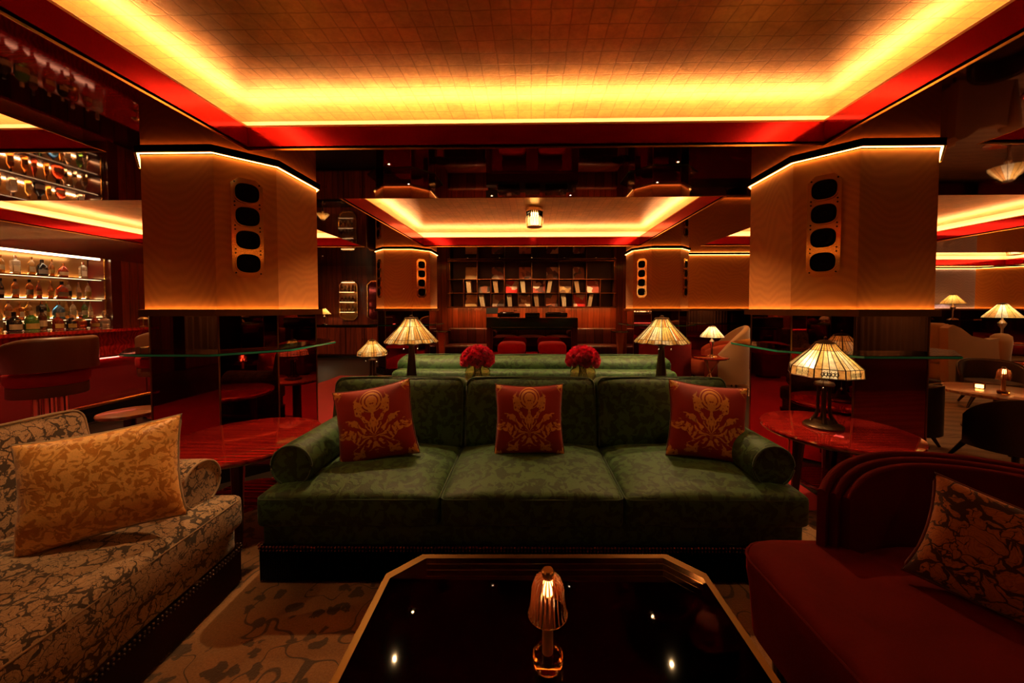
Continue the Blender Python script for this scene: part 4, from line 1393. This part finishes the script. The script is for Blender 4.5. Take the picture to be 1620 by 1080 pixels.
def lamp_skirt(label, x, y, z, s=1.0, watts=SHADE_WATTS, rz=0.0, cluster=True):
    """eight sided shade with upright patterned border on a cluster of slim columns"""
    t = thing('table_lamp', label, 'lamp', (x, y, z), rz, 'stained glass lamps with upright borders')
    rn = random.Random(int(x*37+y*11))
    def pattern(j, i, k):
        if j == 0: return 1 if (i+k) % 3 else 4
        if j == 1: return (0,2,0,3)[k] if i % 2 else (3,0,2,0)[k]
        return 4 if k in (0, 3) else (0 if i % 2 else 2)
    zt = .545*s
    prof = [(.05*s, zt), (.085*s, zt-.045*s), (.192*s, zt-.150*s), (.198*s, zt-.205*s)]
    leaded_shade(t, prof, 8, 4, pattern, rot=R(22.5), lead=.0026*s)
    # dark filigree on every other border panel
    m = MB()
    for i in range(8):
        a = R(22.5) + 2*PI*(i+.5)/8
        ap = .196*s*math.cos(PI/8)+.003
        M = Matrix.Rotation(a, 4, 'Z') @ Matrix.Translation((ap, 0, zt-.178*s))
        for q in range(5 if i % 2 == 0 else 9):
            yy = (-.034 + .017*q)*s if i % 2 == 0 else (-.036+.009*q)*s
            if i % 2 == 0:
                pts = [(0, yy+.009*s*math.cos(2*PI*k/8), .010*s*math.sin(2*PI*k/8)) for k in range(8)]
                m.tube([M @ Vector(p) for p in pts], .0022*s, 4, closed=True)
                m.tube([M @ Vector((0,yy,-.018*s)), M @ Vector((0,yy+.008*s,.018*s))], .0016*s, 4)
            else:
                m.tube([M @ Vector((0,yy,-.013*s)), M @ Vector((0,yy+.011*s,.013*s))], .0012*s, 4)
    m.obj('filigree', K['bronze'], t, smooth=0)
    MB().lathe([(0,zt+.045*s),(.008*s,zt+.035*s),(.006*s,zt+.02*s),(.03*s,zt+.015*s),(.054*s,zt+.002*s),(.05*s,zt-.004*s),(0,zt-.004*s)], 24, close=False).obj('cap', K['bronze'], t)
    b = MB().lathe([(0,0),(.105*s,0),(.108*s,.010*s),(.095*s,.022*s),(.06*s,.032*s),(.052*s,.05*s),(0,.052*s)], 32, close=False)
    b.obj('foot', K['bronze'], t)
    for k in range(4):
        a = R(45+90*k); ca, sa = math.cos(a), math.sin(a)
        MB().tube([(.058*s*ca,.058*s*sa,.03*s),(.036*s*ca,.036*s*sa,.075*s),(.030*s*ca,.030*s*sa,.11*s),(.028*s*ca,.028*s*sa,.27*s)], [.016*s,.011*s,.009*s,.009*s], 10).obj('slim_column', K['bronze'], t)
    MB().lathe([(0,.268*s),(.05*s,.268*s),(.056*s,.276*s),(.05*s,.29*s),(.02*s,.30*s),(.012*s,.33*s),(.011*s,zt-.01),(0,zt-.01)], 24, close=False).obj('collar', K['bronze'], t)
    MB().lathe([(0,.375*s),(.028*s,.39*s),(.036*s,.42*s),(.028*s,.45*s),(0,.46*s)], 16, close=False).obj('bulb', K['bulb'], t)
    chain(t, .075*s, -.05*s, .38*s, .255*s); chain(t, -.075*s, -.05*s, .38*s, .265*s)
    lamp('bulb_light', 'POINT', (0,0,.42*s), watts*s*s, (1,.70,.36), .04*s, parent=t)
    return t

lamp_tall('tall stained glass lamp on the console, on the side of the octagonal niche', -.97, 2.90, CZ)
lamp_tall('tall stained glass lamp on the console, in front of the small red tub chair', 1.045, 2.90, CZ)
lamp_skirt('large stained glass lamp with patterned border on the round red table', 1.90, 2.36, TZ, 1.0, 8.0, R(14))
round_table('small round dark table beside the far end of the second green sofa', -1.66, 3.70, .56, .22, K['walnut'], K['bronze'], style='pedestal')
lamp_skirt('small stained glass lamp on a low table beyond the console', -1.64, 3.68, .56, .74, SHADE_WATTS, R(8))

def lamp_small(label, x, y, z, s=1.0, watts=1.6, colors=(0,2,0,2)):
    t = thing('table_lamp', label, 'lamp', (x, y, z), 0, 'small distant shaded lamps')
    zt = .40*s
    leaded_shade(t, [(.04*s,zt),(.145*s,zt-.125*s),(.15*s,zt-.14*s)], 10, 2, lambda j,i,k: colors[(i+k) % 4], lead=.0018)
    MB().lathe([(0,zt+.02*s),(.03*s,zt+.012*s),(.042*s,zt),(0,zt-.002)], 16, close=False).obj('cap', K['bronze'], t)
    MB().lathe([(0,0),(.07*s,0),(.06*s,.015*s),(.015*s,.03*s),(.012*s,.14*s),(.03*s,.18*s),(.034*s,.20*s),(.018*s,.225*s),(.008*s,.24*s),(.008*s,zt-.02*s),(0,zt-.02*s)], 20, close=False).obj('turned_base', K['chrome'], t)
    lamp('bulb_light', 'POINT', (0,0,zt-.09*s), watts, (1,.74,.42), .03, parent=t)
    return t
lamp_small('small white shaded lamp on the tripod table', 2.53, 5.08, .62, 1.05)
lamp_small('yellow shaded lamp on the lounge shelf below the cool tinted panel', 11.75, 10.28, .977, 1.7, 4.0, (1,1,3,1))
t_ = round_table('dark round table holding the large lamp beyond the tan settee', 8.35, 6.55, .70, .30, K['lacquer'], K['bronze'], style='pedestal')
lamp_small('wide stained glass lamp behind the tan settee in the lounge', 8.35, 6.55, .70, 1.65, 4.0, (0,4,2,3))
lamp_small('small glowing lamp on the sideboard beside the lit bottle niche', -5.45, 9.40, .861, 1.05, 1.6, (1,3,0,1))

# cordless ribbed lamps
def cordless(label, x, y, z, s=1.0, watts=.45):
    t = thing('cordless_lamp', label, 'lamp', (x, y, z), 0, 'small cordless table lamps')
    MB().lathe([(0,.0),(.036*s,0),(.041*s,.008*s),(.041*s,.028*s),(.036*s,.034*s),(.016*s,.034*s),(.0,.033*s)], 32, close=False).obj('glass_base', K['amberglass'], t)
    MB().lathe([(0,.0345*s),(.0145*s,.0345*s),(.0145*s,.195*s),(0,.195*s)], 24, close=False).obj('brass_stem', K['stembrass'], t)
    m = MB()
    m.lathe([(.016*s,.245*s),(.034*s,.235*s),(.042*s,.212*s),(.044*s,.18*s),(.048*s,.15*s),(.052*s,.142*s)], 96, flute=.045, nfl=24, close=False)
    bmesh.ops.solidify(m.bm, geom=m.bm.faces[:], thickness=.0015*s)
    for f_ in m.bm.faces:
        c_ = f_.calc_center_median()
        f_.material_index = 1 if (math.atan2(c_.y, c_.x)/(2*PI)*24) % 1.0 < .5 else 0
    m.obj('ribbed_shade', [K['shadeglass'], K['shaderib']], t, smooth=70)
    MB().lathe([(0,.196*s),(.013*s,.196*s),(.013*s,.238*s),(0,.24*s)], 20, close=False).obj('glowing_core', K['cordcore'], t)
    MB().lathe([(0,.241*s),(.0165*s,.241*s),(.0165*s,.258*s),(.014*s,.261*s),(0,.261*s)], 24, close=False).obj('brass_cap', K['brass'], t)
    MB().tube([(.0525*s*math.cos(2*PI*k/48),.0525*s*math.sin(2*PI*k/48),.1415*s) for k in range(48)], .0011*s, 5, closed=True).obj('brass_rim', K['brass'], t)
    lamp('cordless_light', 'POINT', (0,0,.17*s), watts, (1,.55,.2), .02, parent=t)
    return t
K['stembrass'] = plain('satin_copper_stem', (.60,.28,.10), .4, .7)
K['shadeglass'] = thin_glass('ribbed_amber_glass', (.80,.50,.28))
K['shaderib'] = plain('dark_amber_rib', (.30,.09,.03), .15, Transmission_Weight=.3)
K['cordcore'] = emit('cordless_core', (1,.55,.20), 10.0)
cordless('cordless ribbed glass lamp standing on the glass coffee table', .042, .872, .4145, .92)
cordless('cordless lamp on the round walnut cocktail table in the lounge', 4.78, 3.72, .4305, 1.05)
t = thing('candle_holder', 'small glowing candle glass on the walnut cocktail table', 'candle', (4.86, 3.98, .4305))
MB().lathe([(0,0),(.04,0),(.045,.06),(.041,.06),(.036,.006),(0,.006)], 20, close=False).obj('glass_cup', K['goldglass'], t)
MB().lathe([(0,.008),(.03,.008),(.03,.04),(0,.042)], 16, close=False).obj('candle', K['core'], t)
cordless('cordless lamp on a low table in the distant lounge', 7.35, 5.35, .5005, 1.0)
round_table('small dark table with a cordless lamp near the tan settee arm', 7.35, 5.35, .50, .25, K['lacquer'], K['bronze'], style='pedestal')

# flower vases
def carnation_proto():
    rn = random.Random(3)
    m = MB()
    for lay, (r, zz, n) in enumerate(((.030,.0,10),(.024,.010,8),(.016,.017,6),(.008,.021,4))):
        for k in range(n):
            a = 2*PI*k/n + lay*.4
            w = 2*PI/n*.75
            rows = []
            for j in range(3):
                f = j/2
                row = []
                for i in range(5):
                    g = i/4 - .5
                    rr = .004 + (r-.004)*f
                    b = a + g*w*(1 if j else .6)
                    z = zz - .012*(1-f) + .006*f*(1 if i % 2 else -1) + rn.uniform(-.002,.002)
                    row.append(m.v((rr*math.cos(b), rr*math.sin(b), z)))
                rows.append(row)
            for A, B in zip(rows, rows[1:]):
                for i in range(4): m.f([A[i],A[i+1],B[i+1],B[i]])
    bmesh.ops.solidify(m.bm, geom=m.bm.faces[:], thickness=.0012)
    o = m.obj('carnation', K['petal'], smooth=0)
    c = MB().lathe([(0,-.035),(.006,-.03),(.010,-.006),(0,-.004)], 8, close=False).obj('calyx', K['stem'], o)
    return o
CARN = carnation_proto()
first = [True]
def vase(label, fl_label, x, y, z, grp):
    t = thing('vase', label, 'vase', (x, y, z))
    pr = [(0,0),(.082,0),(.094,.012),(.104,.05),(.102,.085),(.086,.125),(.078,.14),(.074,.14),(.082,.12),(.096,.085),(.098,.05),(.088,.016),(0,.010)]
    MB().lathe(pr, 40, close=False).obj('glass_bowl', K['goldglass'], t)
    m = MB()
    rn = random.Random(int(x*99)+7)
    for k in range(12):
        a = 2*PI*k/12
        m.tube([(.05*math.cos(a+2),.05*math.sin(a+2),.02),(.05*math.cos(a),.05*math.sin(a),.17)], .003, 5)
    m.obj('stems', K['stem'], t)
    C = Vector((x, y, z+.165))
    n = 62
    for k in range(n):
        zz = 1 - 1.30*(k+.5)/n
        a = k*2.39996
        rr = math.sqrt(max(0, 1-zz*zz))
        d = Vector((rr*math.cos(a), rr*math.sin(a), zz))
        p = C + Vector((d.x*.118, d.y*.118, d.z*.098 + .01))
        q = d.to_track_quat('Z', 'Y')
        if first[0]:
            o = CARN; first[0] = False
            o.location = p; o.rotation_euler = q.to_euler()
        else:
            o = dup(CARN, p, q.to_euler())
        s = rn.uniform(.92, 1.15); o.scale = (s, s, s)
        tag(o, fl_label, 'flower', grp)
vase('gold glass vase of red carnations next to the console lamp on the bar side', 'red carnation in the vase next to the console lamp on the bar side', -.43, 2.88, CZ, 'carnations in the bar side vase')
vase('gold glass vase of red carnations next to the console lamp on the lounge side', 'red carnation in the vase next to the console lamp on the lounge side', .415, 2.88, CZ, 'carnations in the lounge side vase')
# ================================================================ THE BAR
def bar():
    BX0, BX1, BY0, BY1 = -5.62, -5.0, .6, 6.6
    t = thing('bar_counter', 'mahogany bar counter with red front panels and brass foot rail', 'bar', (0,0,0))
    MB().box(BX0-.02, BY0, 1.02, BX1+.10, BY1, 1.055).obj('counter_top', K['lacquer'], t, smooth=0)
    MB().box(BX0, BY0+.02, .0, BX1-.04, BY1-.02, 1.02).obj('body', K['wood_dark'], t, smooth=0)
    MB().box(BX1-.039, BY0+.03, .74, BX1+.03, BY1-.03, 1.015).obj('upper_band', K['lacquer'], t, smooth=0)
    MB().box(BX1-.039, BY0+.03, .722, BX1+.036, BY1-.03, .737).obj('brass_strip', K['brass_dark'], t, smooth=0)
    for k in range(6):
        y = BY0+.05+.985*k
        MB().box(BX1-.039, y, .17, BX1-.012, y+.96, .70).obj('front_panel', K['redfront'], t, smooth=0)
    MB().box(BX1-.039, BY0+.03, 0, BX1-.005, BY1-.03, .15).obj('kick_board', K['black'], t, smooth=0)
    MB().box(BX1-.030, BY0+.03, .708, BX1+.0, BY1-.03, .716).obj('under_light', K['underlight'], t, smooth=0)
    m = MB().tube([(BX1+.12, BY0+.05, .21),(BX1+.12, BY1-.05, .21)], .022, 12)
    for k in range(6):
        y = BY0+.5+k*1.05
        m.tube([(BX1-.006,y,.21),(BX1+.12,y,.21)], .012, 8)
    m.obj('foot_rail', K['brass'], t)
    # back bar: cabinet, shelves, lit back
    b = thing('back_bar', 'lit mahogany back bar with three bottle shelves along the wall', 'shelves', (0,0,0))
    MB().box(-7.39, .6, 0, -6.98, 9.0, .80).obj('lower_cabinet', K['wood_dark'], b, smooth=0)
    MB().box(-7.39, .6, .80, -6.95, 5.95, .835).obj('worktop', K['lacquer'], b, smooth=0)
    MB().box(-7.395, 3.2, .836, -7.37, 5.86, 2.10).obj('back_panel', K['barback'], b, smooth=0)
    MB().box(-7.39, .6, 2.10, -6.98, 9.0, ZS-.001).obj('header', K['redpost'], b, smooth=0)
    MB().box(-7.39, 5.87, .836, -6.98, 6.02, 2.099).obj('end_post', K['redpost'], b, smooth=0)
    MB().box(-7.39, 6.021, .836, -7.0, 9.0, 2.099).obj('wood_panel', K['wood'], b, smooth=0)
    for z in (1.14, 1.445, 1.775):
        s = MB().box(-7.365, 3.2, z-.022, -7.06, 5.865, z).obj('shelf_board', K['shelfback'], b, smooth=0)
        MB().box(-7.06, 3.2, z-.020, -7.052, 5.865, z-.003).obj('brass_edge', K['brass'], s, smooth=0)
        MB().box(-7.078, 3.25, z-.027, -7.066, 5.80, z-.0225).obj('shelf_light', K['shelfline'], s, smooth=0)
        MB().box(-7.360, 3.25, z+.001, -7.345, 5.80, z+.010).obj('rear_light', K['barglow'], s, smooth=0)
    MB().box(-7.10, 3.25, 2.08, -7.07, 5.80, 2.099).obj('top_light', K['toplight'], b, smooth=0)
    for y in (5.84,):
        MB().box(-7.07, y, 1.14, -7.05, y+.02, 2.099).obj('brass_upright', K['brass'], b, smooth=0)
K['redfront'] = plain('red_lacquer_panel', (.20,.012,.016), .25, Coat_Weight=.6)
K['redpost'] = plain('dark_red_post', (.10,.012,.010), .25, Coat_Weight=.5)
K['underlight'] = emit('bar_under_glow', (1,.12,.08), 6.0)
K['barglow'] = emit('bar_shelf_rear_glow', (1,.60,.24), 26.0)
K['toplight'] = emit('bar_top_glow', (1,.72,.40), 7.0)
K['shelfline'] = emit('bar_shelf_front_glow', (1,.62,.28), 2.5)
bar()

# ---- bottles
BODY = {
 'round':   ([(0,0),(.036,0),(.038,.006),(.038,.17),(.034,.195),(.016,.225),(.0135,.235),(.0135,.275),(0,.275)], 20, .0385, (.05,.13), .272),
 'square':  ([(0,0),(.048,0),(.050,.006),(.050,.15),(.044,.17),(.017,.19),(.015,.20),(.015,.235),(0,.235)], 4, .0508, (.03,.11), .232),
 'tall':    ([(0,0),(.032,0),(.034,.006),(.034,.16),(.024,.20),(.0135,.235),(.0125,.30),(0,.30)], 20, .0345, (.05,.12), .297),
 'decanter':([(0,0),(.052,0),(.056,.01),(.060,.08),(.050,.115),(.020,.135),(.017,.15),(.022,.185),(0,.185)], 8, .0, None, .183),
 'squat':   ([(0,0),(.046,0),(.050,.01),(.050,.09),(.044,.125),(.018,.155),(.015,.165),(.015,.195),(0,.195)], 20, .0506, (.02,.075), .192),
 'fan':     None,
}
GL = {}
for nm, c in (('amber',(.62,.22,.04)),('honey',(.75,.42,.10)),('clear',(.80,.72,.58)),('green',(.12,.34,.06)),('blue',(.04,.20,.65)),('black',(.012,.010,.010)),('red',(.45,.05,.02)),('brown',(.22,.07,.02))):
    GL[nm] = plain('bottle_glass_'+nm, c, .08, Transmission_Weight=.75 if nm != 'black' else 0.0, IOR=1.45, Coat_Weight=.5)
LBL = {n: plain('bottle_label_'+n, c, .6) for n, c in (('white',(.75,.66,.52)),('cream',(.68,.52,.30)),('black',(.02,.015,.012)),('red',(.40,.04,.03)),('gold',(.60,.38,.10)))}
CAPM = {'gold': K['brass'], 'black': K['black'], 'silver': K['chrome'], 'cork': plain('cork_stopper', (.35,.20,.09), .7), 'red': plain('red_wax_cap', (.40,.03,.02), .4)}
PROTO = {}
def bottle(kind, gl, lb, cp, loc, label, group, s=1.0, rz=0.0):
    key = (kind, gl, lb, cp)
    if key not in PROTO:
        if kind == 'fan':
            M = Matrix.Translation((0,0,.085)) @ Matrix.Rotation(R(90),4,'Y')
            o = MB().lathe([(0,-.022),(.05,-.024),(.078,-.012),(.080,0),(.078,.012),(.05,.024),(0,.022)], 48, M=M, flute=.05, nfl=24, close=False)
            o.box(-.02,-.04,0,.02,.04,.02); o.lathe([(.016,.160),(.014,.17),(.014,.205),(0,.205)], 12)
            o = o.obj('bottle', GL[gl], smooth=50); zc = .203; lab = None; rl = 0
        else:
            pr, seg, rl, lab, zc = BODY[kind]
            o = MB().lathe(pr, seg, rot=R(45) if seg == 4 else 0, close=False)
            if seg == 4:
                bmesh.ops.bevel(o.bm, geom=[e for e in o.bm.edges if abs((e.verts[0].co-e.verts[1].co).normalized().z) > .9 and e.calc_length() > .05], offset=.008, segments=2, affect='EDGES')
            o = o.obj('bottle', GL[gl], smooth=40)
        if lab:
            if seg == 4:
                w = rl*.7071*1.0
                MB().box(w-.0015,-w*.72,lab[0],w+.0012,w*.72,lab[1]).obj('paper_label', LBL[lb], o, smooth=0)
            else:
                m = MB()
                m.grid(lambda u, v: (rl*math.cos((u-.5)*2.6), rl*math.sin((u-.5)*2.6), lab[0]+(lab[1]-lab[0])*v), 12, 1)
                bmesh.ops.solidify(m.bm, geom=m.bm.faces[:], thickness=.0006)
                m.obj('paper_label', LBL[lb], o)
        if kind == 'decanter':
            MB().lathe([(0,.183),(.012,.186),(.024,.205),(.018,.235),(0,.24)], 8, close=False).obj('stopper', GL['clear'], o, smooth=0)
        else:
            MB().lathe([(0,zc-.03),(.0155,zc-.03),(.0155,zc+.012),(0,zc+.014)], 14, close=False).obj('cap', CAPM[cp], o)
        PROTO[key] = o
    else:
        o = dup(PROTO[key])
    if not (group and 'niche' in group):
        s = min(s*1.14, .262/(.215 if kind == 'fan' else .24 if kind == 'decanter' else BODY[kind][4]+.014)) if group and 'shelf' in group else s*1.1
    o.location = loc; o.rotation_euler = (0,0,rz); o.scale = (s,s,s)
    return tag(o, label, 'bottle', group)

ORD = ['nearest the end post','second','third','fourth','fifth','sixth','seventh','eighth','ninth','tenth','eleventh','twelfth','thirteenth','fourteenth','fifteenth','sixteenth']
WORD = {'round':'round shouldered','square':'square','tall':'tall slim','decanter':'cut glass','squat':'squat','fan':'fan shaped disc'}
def row(items, x, z, y0, pitch, where, group):
    y = y0
    for k, (kind, gl, lb, cp, w, s) in enumerate(items):
        place = ('at the end of %s' % where) if k == 0 else ('%s from the end on %s' % (ORD[k], where))
        noun = 'decanter' if kind == 'decanter' else 'bottle'
        bottle(kind, gl, lb, cp, (x + .02*math.sin(k*2.3), y, z+.0008), '%s %s %s %s' % (WORD[kind], gl, noun, place), group, s, R(((k*37) % 30)-15))
        y -= pitch*w
T = 'the top bar shelf'; M1 = 'the middle bar shelf'; L1 = 'the low bar shelf'
row([('square','clear','white','silver',1.9,.95),('squat','red','cream','gold',.8,.9),('tall','amber','gold','gold',.95,.9),('squat','black','white','black',.8,1.0),('round','honey','cream','gold',1.1,.8),('square','clear','cream','silver',1.2,1.0),('round','honey','cream','gold',1.0,.75),('fan','red','gold','gold',1.3,1.15),('decanter','honey','gold','gold',1.1,1.1),('squat','amber','gold','gold',1.0,.95),('round','amber','cream','gold',1.0,.9),('decanter','clear','gold','gold',1.1,1.1)],
    -7.19, 1.775, 5.66, .135, T, 'bottles on the top bar shelf')
row([('round','clear','gold','silver',1.1,.95),('tall','clear','white','silver',.8,.95),('round','clear','black','silver',.8,1.0),('squat','red','white','black',1.0,1.15),('tall','amber','gold','gold',.9,.9),('tall','red','gold','gold',1.0,.95),('round','amber','white','black',1.0,.95),('round','amber','white','black',1.1,.95),('tall','black','white','black',1.1,.9),('tall','amber','white','gold',1.1,1.0),('squat','honey','cream','gold',.9,.8),('round','honey','cream','gold',1.1,1.0),('tall','brown','gold','black',1,1.0),('round','amber','cream','red',1,1.0)],
    -7.19, 1.445, 5.72, .125, M1, 'bottles on the middle bar shelf')
row([('tall','clear','white','silver',.75,.8),('round','green','white','silver',1.0,.9),('round','clear','white','silver',.9,.85),('tall','honey','cream','gold',.75,.85),('squat','blue','white','silver',1.0,1.1),('tall','green','gold','gold',.7,.85),('square','black','white','silver',1.0,.95),('round','honey','gold','gold',.8,.8),('square','amber','white','gold',1.05,.85),('round','amber','cream','silver',1.0,.95),('round','clear','cream','silver',1.0,.95),('round','green','black','silver',1.1,.95),('round','red','cream','gold',1.1,1.0),('tall','amber','white','black',1,.95)],
    -7.19, 1.14, 5.74, .118, L1, 'bottles on the low bar shelf')
row([('decanter','clear','gold','gold',.9,.8),('squat','red','gold','cork',.9,.7),('decanter','red','gold','gold',.9,.75),('squat','black','gold','cork',.9,.75),('squat','red','gold','cork',.9,.8),('round','brown','cream','black',.9,.75),('squat','green','gold','cork',.9,.95),('squat','black','cream','black',.95,.9),('round','honey','cream','gold',1.0,.85),('decanter','brown','gold','gold',1.0,1.0),('round','black','cream','silver',1.0,.9)],
    -5.36, 1.055, 4.42, .125, 'the bar counter', 'bottles on the bar counter')
bottle('square','red','cream','silver', (-5.28, 2.98, 1.056), 'big square decanter of dark red spirit on the bar counter', None, 1.25, R(20))
row([('round','clear','cream','silver',1.0,.8),('squat','brown','gold','cork',1.0,.9)], -5.42, 1.055, 2.82, .13, 'the counter beside the big square decanter', 'bottles beside the square decanter')

# bottles in the octagonal niche
for k in range(3):
    for j in range(4):
        g = ['amber','red','honey','clear'][(j+k) % 4]
        kd = ['round','squat','tall','squat'][(j*2+k) % 4]
        bottle(kd, g, 'cream', 'gold', (NX-.145+.097*j, 9.70, 1.50-.30+.27*k+.0008), '%s %s bottle, place %s from the sideboard lamp on the %s niche shelf' % (WORD[kd], g, ['first','second','third','fourth'][j], ['bottom','middle','top'][k]), 'bottles in the octagonal niche', .72 if kd != 'tall' else .68, -PI/2)
for j in range(3):
    g = ['amber','honey','red'][j]
    bottle('squat', g, 'cream', 'gold', (NX-.09+.09*j, 9.72, 1.50-.52+.0085+.1), '%s squat bottle on the floor of the octagonal niche' % g, 'bottles in the octagonal niche', .5, -PI/2) if False else None

# little bar lamps
for (y, s_) in ((4.62, 'at the far end'), (3.95, 'at the middle')):
    t = thing('bar_lamp', 'tiny glowing dome lamp on the bar counter, %s' % s_, 'lamp', (-5.08, y, 1.0558), group='tiny bar lamps')
    MB().lathe([(0,0),(.035,0),(.035,.006),(.006,.01),(.006,.10),(0,.10)], 16, close=False).obj('stem', K['brass_dark'], t)
    MB().lathe([(0,.125),(.03,.12),(.055,.10),(.05,.098),(.026,.113),(0,.117)], 20, close=False).obj('dome_shade', K['brass_dark'], t)
    MB().lathe([(0,.104),(.03,.102),(.03,.108),(0,.112)], 16, close=False).obj('glowing_disc', K['core'], t)

# ---- bar stools
def bar_stool(label, x, y, rz):
    t = thing('bar_stool', label, 'stool', (x, y, .0085), rz, 'bar stools along the counter')
    MB().lathe([(0,.60),(.235,.60),(.25,.63),(.25,.70),(.235,.73),(.15,.745),(0,.75)], 32, close=False).obj('seat', K['redseat'], t, smooth=60)
    MB().lathe([(0,.50),(.232,.50),(.238,.51),(.238,.598),(0,.598)], 32, close=False).obj('apron', K['brownleather'], t, smooth=50)
    m = arc_shell(MB(), .235, .305, .735, lambda q: 1.035 - .06*abs(2*q-1)**4, -95, 95, 32)
    m.obj('backrest', K['brownleather'], t, smooth=60)
    for k in range(4):
        a = R(45+90*k)
        MB().tube([(.075*math.cos(a),.075*math.sin(a),.03),(.075*math.cos(a),.075*math.sin(a),.50)], .034, 14).obj('chrome_tube', K['chrome'], t)
    MB().lathe([(0,0),(.20,0),(.205,.012),(.20,.026),(0,.03)], 36, close=False).obj('base_disc', K['chrome'], t)
    return t
K['redseat'] = mat_velvet('red_stool_velvet', (.32,.012,.014), (1,.2,.15,1))
bar_stool('red seated bar stool with brown rounded back nearest the beige sofa', -4.42, 3.20, 0)
bar_stool('bar stool half hidden behind the bar column', -4.42, 4.25, 0)
